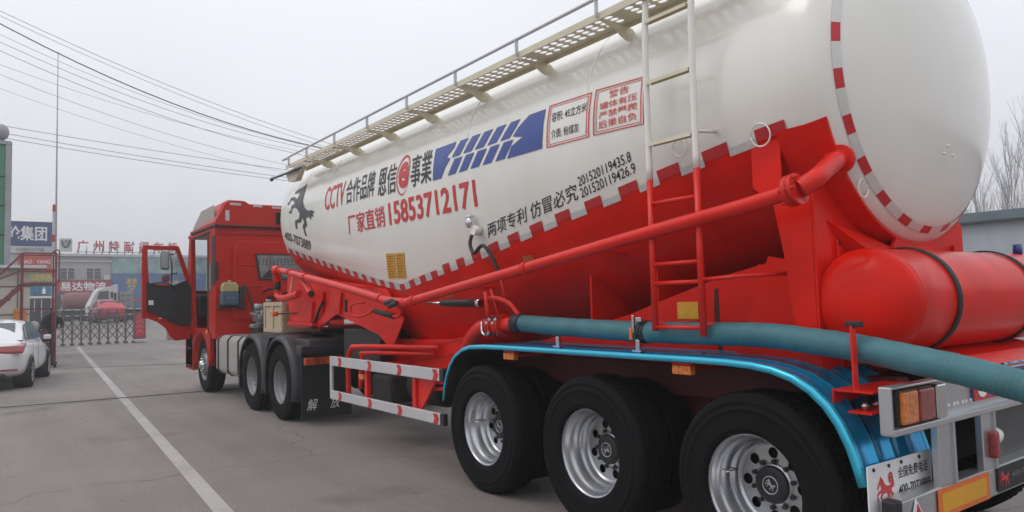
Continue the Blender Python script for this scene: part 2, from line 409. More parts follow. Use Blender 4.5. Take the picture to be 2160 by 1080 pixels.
letter('patent_lettering', [(0, '两项专利 仿冒必究', ((5.37, 2.27), (4.13, 2.455), (4.13, 2.33), (5.40, 2.145)), .004, dict(shear=.1)),
    (0, '201520119435.8', ((4.10, 2.49), (3.53, 2.585), (3.53, 2.515), (4.10, 2.42)), .004), (0, '201520119426.9', ((4.10, 2.405), (3.51, 2.505), (3.51, 2.435), (4.10, 2.335)), .004)], [BLACKTXT])
# blue wing stripes
bl = [[(0, .0), (.02, 1), (.235, 1), (.225, .84), (.15, .62), (.19, .52), (.135, .30), (.09, .0)],
      [(1.0, 1), (.98, 0), (.71, .0), (.75, .30), (.84, .46), (.76, .55), (.80, .76), (.88, 1)]]
for i in range(5):
    u = .205+.113*i
    bl.append([(u+.0, .54), (u+.078, .54), (u+.155, .98), (u+.077, .98)])
    bl.append([(u-.045, .02), (u+.033, .02), (u+.108, .47), (u+.03, .47)])
letter('wing_stripe_graphic', [(0, poly_geo(bl, cut=10), cr(6.20, 4.43, 2.775, 3.085), 0)], [BLUETXT])
# two red framed notices
def frame_geo(t0, t1, gap):
    o = []
    for a, th in ((0, t0), (gap, t1)):
        b = 1-a
        o += [[(a, a), (b, a), (b, a+th), (a, a+th)], [(a, b-th), (b, b-th), (b, b), (a, b)], [(a, a+th), (a+th, a+th), (a+th, b-th), (a, b-th)], [(b-th, a+th), (b, a+th), (b, b-th), (b-th, b-th)]]
    return poly_geo(o, cut=8)
letter('volume_notice', [(0, frame_geo(.022, .014, .055), ((4.385, 3.10), (3.885, 3.085), (3.915, 2.755), (4.41, 2.765)), 0),
    (1, '容积: 45立方米', ((4.34, 3.03), (3.93, 3.02), (3.93, 2.95), (4.34, 2.955)), .008), (1, '介质: 粉煤灰', ((4.345, 2.895), (4.02, 2.885), (4.02, 2.815), (4.345, 2.825)), .006)], [REDTXT, BLACKTXT])
letter('warning_notice', [(0, frame_geo(.022, .014, .055), ((3.845, 3.09), (3.345, 3.06), (3.365, 2.735), (3.87, 2.755)), 0),
    (0, '警告', ((3.70, 3.045), (3.50, 3.04), (3.50, 2.985), (3.70, 2.99)), .004), (0, '罐体有压', ((3.79, 2.975), (3.42, 2.965), (3.42, 2.915), (3.79, 2.925)), .004),
    (0, '严禁攀爬', ((3.80, 2.91), (3.42, 2.90), (3.42, 2.85), (3.80, 2.86)), .004), (0, '后果自负', ((3.81, 2.845), (3.43, 2.835), (3.43, 2.78), (3.81, 2.79)), .004)], [REDTXT])
# rearing horse near the front of the barrel
ang = radians(-40); RH = [((u-.5)*1.15*cos(ang)-(v-.5)*sin(ang), (u-.5)*1.15*sin(ang)+(v-.5)*cos(ang)) for u, v in HORSE]
rx0, rx1, rz0, rz1 = min(p[0] for p in RH), max(p[0] for p in RH), min(p[1] for p in RH), max(p[1] for p in RH)
RH = [((u-rx0)/(rx1-rx0), (v-rz0)/(rz1-rz0)) for u, v in RH]
letter('rearing_horse_graphic', [(0, poly_geo([RH], cut=12), ((10.5, 3.32), (9.38, 3.28), (9.36, 2.52), (10.45, 2.58)), 0)], [mat('dark_grey_graphic', (.06, .06, .065), .4, var=.4, scale=4)])
mb = MB(); put(mb, poly_geo([[(0, 0), (.47, 0), (.47, 1), (0, 1)], [(.53, 0), (1, 0), (1, 1), (.53, 1)]], cut=6), tank_fn((7.40, 2.137), (6.97, 2.12), (7.07, 1.85), (7.49, 1.86)))
y_ = mb.build('inspection_label', YELLOW, tank, recalc=False)
mb = MB()
for k in range(9):
    for s_ in (0, 1):
        put(mb, poly_geo([[(.05+.53*s_, .08+.1*k), (.05+.53*s_+.36*(.6+.4*random.random()), .08+.1*k), (.05+.53*s_+.36, .105+.1*k), (.05+.53*s_, .105+.1*k)]], cut=2), tank_fn((7.40, 2.137), (6.97, 2.12), (7.07, 1.85), (7.49, 1.86), .0055))
mb.build('label_ruling', mat('brown_ink', (.16, .07, .02), .6), tank, recalc=False)
mb = MB()
for (y, z) in ((4.95, 1.93), (6.35, 1.66), (8.35, 1.72)): put(mb, poly_geo([[(0, 0), (1, 0), (1, 1), (0, 1)]], cut=2), tank_fn(*cr(y+.07, y-.07, z-.03, z+.03)))
mb.build('small_plate', mat('worn_yellow_stencil', (.42, .12, .02), .5, var=.5, scale=30), tank, recalc=False)
# lifting rings
for (y, z, r) in ((2.50, 2.50, .065), (3.08, 2.53, .055)):
    mb = MB(); c = surf(y, z, .03); mb.tube([c+Vector((-.012*sin(a), r*cos(a), r*sin(a))) for a in [2*pi*k/24 for k in range(25)]], .005, 8); mb.build('lifting_ring', CREAM, tank)
mb = MB(); c = tank_pt(2.10, pi*.76, .01); mb.tube([c+Vector((.05*cos(a), -.02, .05*sin(a))) for a in [2*pi*k/20 for k in range(21)]], .006, 6); mb.build('lifting_ring', CREAM, tank)
for k in range(3): mb = MB(); mb.sphere((4.38+.06*k, 1.851+.002*k, 2.34+.05*(k % 2)), .010, 8); mb.build('weld_stub', CREAM, tank)

# --- gauge valve with its small hose on the barrel
c = surf(5.5, 2.23, .03)
mb = MB(); mb.tube([c+Vector((-.05, 0, .0)), c+Vector((.03, 0, 0))], .045, 14)
g = mb.build('relief_valve', CREAM, trailer)
mb = MB(); mb.sphere(c+Vector((-.06, .05, .075)), .045, 14, (.55, 1, 1.15)); mb.box(c+Vector((-.05, .05, .13)), (.05, .09, .02), .005); mb.build('gauge', CHROME, g)
mb = MB(); mb.tube(smooth_path([c+Vector((-.05, .02, -.04)), c+Vector((-.07, .02, -.13)), c+Vector((-.08, -.06, -.21)), c+Vector((-.06, -.17, -.15)), c+Vector((-.04, -.28, -.26)), c+Vector((-.02, -.36, -.42))], 6), .017, 8); mb.build('air_line', BLACK, g)
mb = MB(); mb.tube([c+Vector((-.02, -.36, -.42)), c+Vector((.0, -.44, -.72))], .007, 6); mb.sphere(c+Vector((0, -.43, -.66)), .03, 8, (.3, 1, .3)); mb.build('drain_pipe', REDP, g)

# --- walkway
X0w, X1w, ZW, Y0w, Y1w = 3.42, 3.70, 3.53, 2.55, 10.05
mb = MB(); ny = 75; dy = (Y1w-Y0w)/ny; nx = 5; dx = (X1w-X0w)/nx
for j in range(ny):
    for i in range(nx):
        y0 = Y0w+j*dy; x0 = X0w+i*dx
        sq = [(x0, y0), (x0+dx, y0), (x0+dx, y0+dy), (x0, y0+dy)]
        if 1 <= i <= 3 and j % 10 not in (9,):
            cxx, cyy = x0+dx/2, y0+dy/2; m8 = 12
            hole = [(cxx+.43*dx*cos(2*pi*(k+.5)/m8), cyy+.36*dy*sin(2*pi*(k+.5)/m8)) for k in range(m8)]
            per = []
            for k in range(m8):
                ca, sa = cos(2*pi*(k+.5)/m8), sin(2*pi*(k+.5)/m8); q = max(abs(ca), abs(sa)); per.append((cxx+ca/q*dx/2, cyy+sa/q*dy/2))
            # corners replace the nearest perimeter points
            for cx_, cy_ in sq:
                kk = min(range(m8), key=lambda k: (per[k][0]-cx_)**2/dx**2+(per[k][1]-cy_)**2/dy**2); per[kk] = (cx_, cy_)
            A = [mb.bm.verts.new((*p, ZW)) for p in per]; B = [mb.bm.verts.new((*p, ZW)) for p in hole]
            for k in range(m8): mb._f((A[k], A[(k+1) % m8], B[(k+1) % m8], B[k]))
        else: mb._f([mb.bm.verts.new((*p, ZW)) for p in sq])
bmesh.ops.remove_doubles(mb.bm, verts=mb.bm.verts[:], dist=1e-4)
walk = mb.build('walkway', CREAM2, trailer, solid=.006, recalc=True)
mb = MB(); mb.box((X0w-.004, (Y0w+Y1w)/2, ZW-.008), (.006, Y1w-Y0w, .05)); mb.box((X1w+.004, (Y0w+Y1w)/2, ZW-.008), (.006, Y1w-Y0w, .05)); mb.build('walkway_edge', CREAM2, walk)
posts = [2.68+.93*k for k in range(8)]
for y in posts:
    mb = MB(); mb.prism([(3.43, ZW-.03), (3.74, ZW-.03), (3.80, 3.45), (3.70, 3.40), (3.64, 3.42), (3.58, 3.46)], 'xz', y-.005, y+.005)
    mb.build('walkway_bracket', CREAM2, trailer)
mb = MB(); pp = [(X0w-.02, Y0w, 3.64), (X0w-.02, 9.7, 3.64), (X0w-.02, 9.85, 3.60), (X0w-.02, 9.88, 3.52)]
mb.tube(smooth_path([(X0w-.02, 2.3, 3.645), (X0w-.02, 5, 3.645), (X0w-.02, 9.75, 3.645), (X0w-.02, 9.86, 3.62), (X0w-.02, 9.88, 3.53)], 6), .014, 8)
rail = mb.build('handrail', ALUW, trailer)
for y in posts:
    mb = MB(); mb.bar((X0w-.02, y-.35 if False else y, ZW-.02), (X0w-.02, y, 3.64), .03, .008); mb.build('handrail_post', ALUW, rail)
mb = MB(); mb.tube([(3.50, 9.55, 3.47), (3.48, 10.9, 3.50)], .022, 10); mb.build('folded_rail_arm', ALUW, trailer)
mb = MB(); mb.tube([(3.478, 9.6, 3.455), (3.458, 10.85, 3.484)], .010, 8); mb.box((3.48, 10.86, 3.49), (.03, .1, .06), .008); mb.build('rail_latch', BLACK, trailer)
mb = MB(); mb.prism([(9.75, 3.50), (10.35, 3.49), (10.25, 3.36), (9.95, 3.34)], 'yz', 3.52, 3.60); mb.build('walkway_end_plate', CREAM2, trailer)

# --- ladder: cream above the paint line, red below
lad = empty('ladder', (3.45, 3.0, 1.36), parent=trailer); lad.location = Vector((3.45, 3.0, 1.36))-trailer.location
def wbuild(mb, name, mats, par): return mb.build(name, mats, par)
for y, zs in ((2.84, 2.34), (3.22, 2.325)):
    mb = MB(); mb.tube([(3.45, y, 1.335 if y < 3 else 1.36), (3.45, y, zs)], .021, 12); mb.build('lower_rail', REDP, lad)
    mb = MB(); mb.tube(smooth_path([(3.45, y, zs), (3.45, y, 2.9), (3.45, y-.01, 3.35), (3.48, y-.015, 3.62), (3.56, y-.015, 3.78)], 5), .021, 12); mb.build('upper_rail', CREAM, lad)
for z in (2.17, 1.78, 1.66, 1.385):
    mb = MB(); mb.tube([(3.45, 2.84, z), (3.45, 3.22, z)], .014, 10); mb.build('round_rung', REDP, lad)
for z in (2.56, 2.96, 3.36):
    mb = MB(); mb.prism([(3.43, z), (3.475, z), (3.475, z-.022), (3.471, z-.022), (3.471, z-.004), (3.434, z-.004), (3.434, z-.022), (3.43, z-.022)], 'xz', 2.86, 3.20); mb.build('flat_tread', CREAM2, lad)
for q in ([(3.45, 2.84, 1.67), (3.45, 2.55, 1.68), (3.95, 2.45, 1.70)], [(3.45, 2.84, 1.40), (3.86, 2.84, 1.40)], [(3.45, 3.22, 1.40), (3.86, 3.22, 1.40)]): mb = MB(); mb.tube(q, .013, 8); mb.build('standoff', REDP, lad)
mb = MB(); mb.tube([(3.45, 2.86, 2.57), (3.60, 2.80, 2.57)], .012, 8); mb.build('upper_standoff', CREAM, lad)

# --- long air pipe along the barrel
pipe = [(3.80, 2.12, 2.30), (3.70, 2.105, 2.28), (3.58, 2.10, 2.22), (3.48, 2.095, 2.165), (3.42, 2.15, 2.115), (3.42, 2.6, 2.055), (3.42, 3.1, 2.0), (3.42, 4.5, 1.83), (3.42, 6.35, 1.605), (3.42, 6.6, 1.592), (3.42, 6.95, 1.61), (3.42, 7.2, 1.65), (3.42, 8.4, 1.83), (3.42, 10.5, 2.115)]
mb = MB(); mb.tube(smooth_path(pipe[4:5]+[(3.42, 2.35, 2.087)]+pipe[5:], 5), .043, 16); ap = mb.build('air_pipe', REDP, trailer)
mb = MB(); mb.tube(smooth_path(pipe[:5], 6), .052, 16); mb.build('elbow', REDP, ap)
mb = MB(); mb.tube([(3.42, 2.155, 2.118), (3.42, 2.178, 2.114), (3.42, 2.18, 2.113), (3.42, 2.188, 2.112), (3.42, 2.19, 2.112), (3.42, 2.215, 2.108)], [.085, .085, .07, .07, .085, .085], 18)
for k in range(6):
    a = 2*pi*k/6; mb.tube([(3.42+.07*cos(a), 2.14, 2.12+.07*sin(a)), (3.42+.07*cos(a), 2.23, 2.104+.07*sin(a))], .010, 6)
mb.build('flange', REDP, ap)
mb = MB(); mb.tube([(3.765, 2.115, 2.296), (3.735, 2.11, 2.292)], .08, 18); mb.build('flange', REDP, ap)
for (a, b) in (((3.42, 6.33, 1.607), (3.42, 6.40, 1.6)), ((3.42, 7.08, 1.632), (3.42, 7.15, 1.643)), ((3.42, 9.3, 1.957), (3.42, 9.36, 1.966)), ((3.42, 9.9, 2.04), (3.42, 9.96, 2.05)), ((3.42, 4.5, 1.83), (3.42, 4.55, 1.824))):
    mb = MB(); mb.tube([a, b], .050, 16); mb.build('pipe_clamp', REDP, ap)
mb = MB()
for q in ((3.37, 6.75, 1.60), (3.36, 6.68, 1.57), (3.37, 6.85, 1.585), (3.37, 6.78, 1.555)): mb.sphere(q, .05, 8, (.5, 1.3, .6))
mb.box((3.37, 6.7, 1.59), (.03, .16, .04), .01); mb.build('worn_joint_wrap', DARK, ap)
mb = MB()
for (y, z) in ((3.9, 1.905), (5.6, 1.70), (8.0, 1.775), (9.0, 1.915)):
    p = surf(y, z, 0); mb.bar((3.43, y, z), p+Vector((.03, 0, 0)), .05, .012)
mb.build('pipe_bracket', RED, ap)
mb = MB(); mb.tube(smooth_path([(3.42, 10.4, 2.10), (3.42, 10.56, 2.12), (3.46, 10.66, 2.08), (3.50, 10.7, 1.95)], 5), .055, 12); mb.build('front_elbow', REDP, ap)
mb = MB(); mb.tube([(3.50, 10.7, 1.98), (3.50, 10.7, 1.80)], .05, 12); mb.build('rubber_sleeve', BLACK, ap)
mb = MB(); mb.tube(smooth_path([(3.50, 10.7, 1.82), (3.50, 10.68, 1.74), (3.50, 10.5, 1.70), (3.50, 10.1, 1.715), (3.52, 9.85, 1.75)], 5), .05, 12); mb.build('return_pipe', REDP, ap)
mb = MB(); mb.tube(smooth_path([(3.46, 9.75, 1.98), (3.48, 9.55, 1.90), (3.46, 9.3, 1.78), (3.42, 9.12, 1.73)], 5), .045, 12, cap=False); mb.build('open_branch_pipe', REDP, ap, solid=.006)
mb = MB(); mb.tube([(3.425, 9.13, 1.731), (3.415, 9.115, 1.728)], .036, 12); mb.build('branch_mouth', BLACK, ap)
mb = MB(); mb.bar((3.5, 10.05, 2.02), (3.52, 10.22, 1.74), .02, .02); mb.build('cream_strut', CREAM2, ap)

# --- lower structure under the barrel
mb = MB()
for x0, x1 in ((3.87, 3.885), (5.315, 5.33)):
    mb.prism([(2.22, 1.12), (4.95, 1.12), (4.95, 1.22), (3.86, 1.45), (3.53, 1.55), (3.0, 1.70), (2.54, 1.79), (2.22, 1.87)], 'yz', x0, x1)
mb.prism([(3.69, 1.1), (5.5, 1.1), (5.5, 2.0), (5.30, 2.14), (3.90, 2.20), (3.76, 2.25), (3.69, 2.17)], 'xz', 2.24, 2.255)
for y in (2.75, 3.6, 4.3): mb.box((4.6, y, 1.45), (1.42, .02, .62))
sup = mb.build('rear_support_plate', RED, trailer)
mb = MB(); mb.prism([(2.41, 2.47), (2.41, 2.20), (2.45, 2.165), (2.56, 2.165), (2.60, 2.20), (2.60, 2.44)], 'yz', 3.655, 3.665)
mb.prism([(2.258, 2.17), (2.50, 2.12), (2.44, 1.80), (2.36, 1.15), (2.258, 1.15)], 'yz', 3.69, 3.70)
mb.prism([(2.26, 1.72), (2.42, 1.15), (2.90, 1.15), (2.62, 1.80)], 'yz', 3.80, 3.81)
mb.quad((3.80, 2.238, 1.98), (4.06, 2.13, 1.80), (4.4, 2.12, 1.80), (4.3, 2.238, 1.90)); mb.quad((3.80, 2.238, 1.98), (4.06, 2.13, 1.80), (4.06, 2.238, 1.74), (3.86, 2.238, 1.92))
mb.build('support_rib', RED, sup)
mb = MB(); mb.tube([(3.92, 2.236, 1.86), (3.92, 2.239, 1.86)], .022, 12); mb.build('bolt_hole', BLACK, sup)
mb = MB(); mb.tube([(3.96, 2.2, 1.78), (4.10, 2.14, 1.79)], .012, 8); mb.box((4.03, 2.16, 1.80), (.09, .05, .02), .006); mb.build('tap_fitting', CHROME, sup)
mb = MB(); mb.prism([(3.22, 1.42), (3.40, 1.42), (3.40, 1.535), (3.22, 1.535)], 'yz', 3.866, 3.868); mb.build('yellow_plate', YELLOW, sup)
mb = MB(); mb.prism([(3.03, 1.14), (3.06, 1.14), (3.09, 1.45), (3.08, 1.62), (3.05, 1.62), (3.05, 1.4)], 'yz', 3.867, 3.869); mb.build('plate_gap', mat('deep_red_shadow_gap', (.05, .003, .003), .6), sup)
mb = MB(); mb.box((3.862, 2.72, 1.40), (.016, .03, .5), .004); mb.build('plate_stiffener', RED, sup)
# chassis rails, cross members, axles
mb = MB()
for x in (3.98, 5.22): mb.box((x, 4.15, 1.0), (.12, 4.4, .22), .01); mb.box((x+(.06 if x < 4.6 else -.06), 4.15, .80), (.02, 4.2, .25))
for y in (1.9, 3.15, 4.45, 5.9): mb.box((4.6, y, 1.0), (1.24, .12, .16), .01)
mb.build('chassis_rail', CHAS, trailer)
for y in (2.493, 3.803, 5.113):
    mb = MB(); mb.tube([(3.75, y, .52), (5.45, y, .52)], .08, 14)
    for x in (3.98, 5.22): mb.box((x, y, .66), (.10, .9, .07), .02); mb.box((x, y, .72), (.14, .2, .2), .02)
    mb.build('axle', DARK, trailer)
# hopper bottom, kingpin plate
mb = MB()
mb.prism([(6.1, 1.2), (8.1, 1.15), (7.7, .62), (6.35, .62)], 'yz', 3.95, 5.25); mb.build('hopper', RED, trailer)
mb = MB()
for k, z in enumerate((1.22, 1.08)): mb.bar((3.942, 6.2, z), (3.942, 7.6, z-.16), .012, .02)
mb.build('hopper_stiffener', RED, trailer)
mb = MB()
for x0, x1 in ((3.74, 3.755), (5.445, 5.46)):
    mb.prism([(10.98, 1.72), (10.86, 1.45), (10.72, 1.27), (9.70, 1.28), (9.07, 1.46), (7.83, 1.22), (7.5, 1.05), (7.2, 1.4), (7.6, 1.75), (9.5, 1.95), (10.6, 2.12), (10.95, 2.1)], 'yz', x0, x1)
mb.box((4.6, 10.2, 1.275), (1.70, 1.0, .03)); mb.box((4.6, 10.9, 1.6), (1.69, .03, .5))
kp = mb.build('kingpin_frame', RED, trailer)
for (y, z) in ((9.9, 1.5), (9.5, 1.62), (8.9, 1.6)): mb = MB(); mb.box((3.72, y, z), (.03, .04, .3), .008, rot=('X', .25)); mb.build('frame_gusset', RED, kp)
mb = MB(); mb.prism([(10.75, 1.30), (9.75, 1.30), (9.75, 1.34), (10.75, 1.36)], 'yz', 3.66, 3.74); mb.build('frame_ledge', RED, kp)
mb = MB(); mb.tube([(3.735, 8.75, 1.60), (3.73, 8.75, 1.60)], .03, 10); mb.box((3.73, 8.76, 1.57), (.012, .06, .16), .006); mb.build('slot', BLACK, kp)
mb = MB(); mb.box((4.6, 8.45, 1.05), (1.6, 1.1, .45), .02); mb.build('dark_box', DARK, trailer)
# side support legs (landing gear) and tubes by the hopper
mb = MB(); mb.box((3.80, 7.85, .78), (.12, .12, .75), .01); mb.box((3.80, 7.85, .36), (.2, .24, .03), .005); mb.box((5.4, 7.85, .78), (.12, .12, .75), .01); mb.build('landing_leg', DARK, trailer)
mb = MB(); mb.tube(smooth_path([(3.52, 8.2, .5), (3.52, 8.2, .9), (3.52, 8.1, 1.06), (3.55, 7.9, 1.09), (3.9, 6.7, 1.10)], 6), .03, 10); mb.tube(smooth_path([(3.56, 7.95, .6), (3.56, 7.9, .96), (3.58, 7.8, 1.02), (3.9, 6.8, 1.03)], 6), .025, 10); mb.build('hoop_pipe', REDP, trailer)
mb = MB(); mb.tube([(3.62, 6.15, 1.57), (3.60, 5.50, 1.56)], .035, 14); sp = mb.build('valve_actuator', BLACK, trailer)
mb = MB(); mb.tube([(3.60, 5.5, 1.56), (3.60, 5.44, 1.56)], .04, 12); mb.tube([(3.62, 6.15, 1.57), (3.62, 6.45, 1.575)], .012, 8); mb.build('actuator_rod', CHROME, sp)
mb = MB(); mb.tube([(3.66, 7.75, 1.50), (3.62, 7.2, 1.44)], .03, 12); sp2 = mb.build('valve_actuator', DARK, trailer)
mb = MB(); mb.tube(smooth_path([(3.55, 7.8, 1.6), (3.5, 8.02, 1.58), (3.5, 8.05, 1.47), (3.55, 7.9, 1.44), (3.62, 7.75, 1.49)], 5), .015, 8); mb.build('bent_link', REDP, sp2)
mb = MB(); mb.tube(smooth_path([(3.62, 7.2, 1.44), (3.58, 7.0, 1.44), (3.56, 6.9, 1.5), (3.5, 6.88, 1.56)], 5), .02, 8); mb.build('bent_link', REDP, sp2)
# discharge valve and bend that the hose couples to
mb = MB(); mb.tube(smooth_path([(3.60, 4.86, 1.39), (3.60, 5.1, 1.37)], 5), .062, 16)
mb.tube(smooth_path([(3.60, 5.24, 1.36), (3.60, 5.42, 1.35), (3.63, 5.62, 1.27), (3.68, 5.80, 1.15), (3.72, 5.90, 1.02), (3.80, 6.0, .95)], 5), .066, 16)
dv = mb.build('discharge_pipe', REDP, trailer)
for y in (5.09, 5.13, 5.21, 5.25): mb = MB(); mb.tube([(3.60, y-.012, 1.365), (3.60, y+.012, 1.365)], .095, 18); mb.build('pipe_flange', REDP, dv)
mb = MB(); mb.tube([(3.70, 5.86, 1.09), (3.73, 5.93, 1.03)], .1, 18); mb.build('pipe_flange', REDP, dv)
mb = MB(); mb.tube([(3.60, 5.15, 1.365), (3.60, 5.2, 1.365)], .08, 14); mb.build('valve_body', REDP, dv)
mb = MB(); mb.tube(smooth_path([(3.60, 5.36, 1.60), (3.6, 5.2, 1.60), (3.6, 5.0, 1.55), (3.6, 4.86, 1.44)], 6), .022, 10); mb.tube([(3.58, 5.33, 1.66), (3.58, 5.29, 1.36)], .022, 10); mb.tube([(3.60, 5.28, 1.68), (3.61, 5.18, 1.45)], .014, 8); mb.build('small_bypass_pipe', REDP, dv)
mb = MB(); mb.tube(smooth_path([(3.53, 5.33, 1.40), (3.52, 5.31, 1.31), (3.52, 5.25, 1.285), (3.52, 5.2, 1.31)], 5), .012, 8)
for k in range(4): mb.tube([(3.53, 5.09+.045*k, 1.42-.03*(k % 2)), (3.50, 5.09+.045*k, 1.42-.03*(k % 2))], .014, 6)
mb.build('valve_handle', CHROME, dv)
mb = MB()
for k in range(4):
    for s_ in (-1, 1): mb.tube([(3.52, 5.06+.06*k, 1.365+.075*s_), (3.505, 5.06+.06*k, 1.365+.075*s_)], .012, 6)
mb.build('flange_bolt', BLACK, dv)

# --- rear air cylinder lying across the frame
cyl_x0, cyl_x1, cy, cz, cr_ = 3.655, 5.95, 2.03, 1.52, .285
mb = MB(); pf = [(cyl_x0+.15*(1-cos(pi/2*k/10)), cr_*sin(pi/2*k/10)) for k in range(11)]
pf += [(cyl_x0+.165, cr_), (cyl_x0+.17, cr_+.0025), (cyl_x0+.18, cr_+.0025), (cyl_x0+.185, cr_)] + [(x, cr_) for x in (4.2, 5.0)] + [(cyl_x1-.2*(1-cos(pi/2*k/10)), cr_*sin(pi/2*k/10)) for k in range(10, -1, -1)]
mb.lathe(pf, (0, cy, cz), 'X', 64); at_ = mb.build('air_cylinder', RED, trailer)
for x in (4.20, 5.25):
    mb = MB(); mb.lathe([(x-.02, cr_+.004), (x-.018, cr_+.014), (x-.004, cr_+.014), (x, cr_+.009), (x+.004, cr_+.014), (x+.018, cr_+.014), (x+.02, cr_+.004)], (0, cy, cz), 'X', 64); mb.build('black_strap', BLACK, at_)
mb = MB(); mb.tube([(5.75, 2.0, 1.8), (5.75, 2.0, 1.87)], .03, 8); mb.build('blue_tap', BLUETXT, at_)
mb = MB(); mb.prism([(1.78, 1.14), (2.2, 1.14), (2.2, 1.24), (2.0, 1.235), (1.84, 1.20)], 'yz', 4.12, 5.6)
mb.build('rear_cross_beam', RED, trailer)
mb = MB(); mb.prism([(4.25, 1.79), (4.9, 1.79), (4.75, 1.95), (4.4, 1.95)], 'xz', 2.12, 2.14); mb.build('rear_gusset', RED, trailer)

# --- long blue wheel cover
fp = [(5.715, .70), (5.69, .82), (5.645, .93), (5.58, 1.03), (5.49, 1.11), (5.38, 1.165), (5.25, 1.195), (5.05, 1.205)] + [(5.05-.25*k, 1.208) for k in range(1, 10)] + [(2.62, 1.206), (2.45, 1.198), (2.32, 1.18), (2.2, 1.145), (2.10, 1.09), (2.02, 1.02), (1.96, .94), (1.91, .84), (1.875, .73), (1.855, .66)]
def fend_rows(mbx, xs, dz, crest=False):
    rows = []
    for x, h in zip(xs, dz):
        r = []
        for i, (y, z) in enumerate(fp):
            a, b = fp[max(i-1, 0)], fp[min(i+1, len(fp)-1)]; t = Vector((0, b[0]-a[0], b[1]-a[1])).normalized(); nn = Vector((0, t.z, -t.y))
            if nn.z < 0 and abs(nn.z) > .3: nn = -nn
            if i < 5: nn = Vector((0, abs(nn.y), abs(nn.z)))
            if i > len(fp)-9: nn = Vector((0, -abs(nn.y), abs(nn.z)))
            r.append(Vector((x, y, z))+nn*h)
        rows.append(r)
    for i in range(len(rows)-1):
        mbx.mi = 1 if (crest and dz[i] > .004 and dz[i+1] > .004) else 0
        mbx.grid(rows[i:i+2])
    bmesh.ops.remove_doubles(mbx.bm, verts=mbx.bm.verts[:], dist=1e-5)
xs = [3.345, 3.352, 3.36, 3.385, 3.40]; dz = [-.025, .0, .008, .008, .0]
x = 3.40
for g_ in (.10, .04, .12, .04, .12, .04, .12, .04, .04):
    x += g_
    if g_ < .05: xs += [x-.028, x-.014, x]; dz += [.010, .010, .0]
    else: xs += [x]; dz += [.0]
mb = MB(); fend_rows(mb, xs[2:], dz[2:], True); fen = mb.build('wheel_cover', [BLUEF, BLUEE], trailer, solid=.004, recalc=True)  # rib crests take a paler blue as painted highlight streaks
mb = MB(); fend_rows(mb, [3.340, 3.343, 3.350, 3.362, 3.37], [-.022, .002, .013, .013, .009]); mb.build('wheel_cover_lip', BLUEE, fen, solid=.003)
mb = MB(); ff = fp; 
rows = [[Vector((x, y, z-.012 if 5 < i < len(fp)-8 else z))+Vector((0, (-.012 if y > 4 else .012) if not (5 < i < len(fp)-8) else 0, 0)) for i, (y, z) in enumerate(fp)] for x in (3.365, 4.06)]
mb.grid(rows); mb.build('wheel_cover_underside', DARK, fen)
def mirror_copy(o, par):
    c = o.copy(); COL.objects.link(c); c.parent = par; c.data = o.data.copy(); c.data.transform(Matrix.Scale(-1, 4, (1, 0, 0))); c.data.flip_normals()
    for ch in o.children: mirror_copy(ch, c)
    return c
mirror_copy(fen, trailer)
for y in (4.25, 3.42):
    mb = MB(); mb.box((3.5, y, 1.255), (.03, .035, .085), .004); mb.box((3.5, y, 1.225), (.05, .08, .012)); mb.build('cover_bracket', CHROME, fen)
for y in (4.73, 2.96):
    mb = MB(); mb.box((3.40, y, 1.135), (.05, .145, .055), .008); ml = mb.build('side_marker_lamp', AMBER, trailer)
    mb = MB(); mb.box((3.41, y, 1.172), (.06, .15, .016), .004); mb.bar((3.42, y, 1.135), (3.95, y, 1.135), .02); mb.build('lamp_bracket', REDP, ml)
# hose carrier post and channel at the rear
mb = MB(); mb.prism([(3.43, 1.085), (3.95, 1.085), (3.95, 1.095), (3.43, 1.095)], 'xz', 1.83, 2.03); mb.prism([(3.43, .985), (4.0, .985), (4.0, .995), (3.43, .995)], 'xz', 1.84, 1.96); mb.box((3.7, 2.03, 1.04), (.55, .008, .11))
ch = mb.build('rear_channel', REDP, trailer)
mb = MB()
for x in (3.50, 3.60, 3.70): mb.tube([(x, 1.91, .99), (x, 1.91, 1.035)], .012, 6); mb.tube([(x, 1.91, 1.01), (x, 1.91, 1.022)], .022, 6)
mb.build('bolt', CHROME, ch)
mb = MB(); mb.bar((3.47, 1.935, 1.09), (3.47, 1.935, 1.41), .04, .01); mb.build('hose_post', REDP, ch)
mb = MB(); mb.box((3.485, 1.935, 1.415), (.05, .075, .03), .006); mb.build('post_cap', BLACK, ch)

# --- rear lamp board and bumper
YB = 1.72
bump = empty('rear_bumper', Vector((4.6, YB, .3))-trailer.location, parent=trailer)
mb = MB(); mb.box((4.6, YB+.035, 1.03), (2.42, .02, .19)); mb.build('lamp_board', ALU, bump)
mb = MB(); mb.box((4.6, YB+.012, 1.128), (2.5, .06, .012), .004); mb.box((4.6, YB+.010, .925), (2.5, .064, .03), .004); mb.box((3.352, YB+.012, 1.025), (.012, .06, .215), .004); mb.box((5.85, YB+.012, 1.025), (.012, .06, .215), .004); mb.build('lamp_board_frame', ALU, bump)
for s_ in (0, 1):
    x = 3.46 if s_ == 0 else 5.42
    mb = MB(); mb.box((x+.16, YB+.018, 1.025), (.35, .03, .175), .01); lc = mb.build('tail_lamp', BLACK, bump)
    mb = MB(); mb.box((x+.075, YB-.002, 1.025), (.15, .03, .155), .012); mb.build('amber_lens', AMBER, lc)
    mb = MB(); mb.box((x+.24, YB-.002, 1.025), (.16, .03, .155), .012); mb.build('red_lens', LENSR, lc)
mb = MB(); mb.box((3.85, YB+.005, 1.025), (.10, .045, .17), .01); mb.build('clear_lamp', CHROME, bump)
mb = MB(); mb.box((4.70, YB+.019, 1.045), (.86, .008, .135), .002); pl = mb.build('company_plate', BLUETXT, bump)
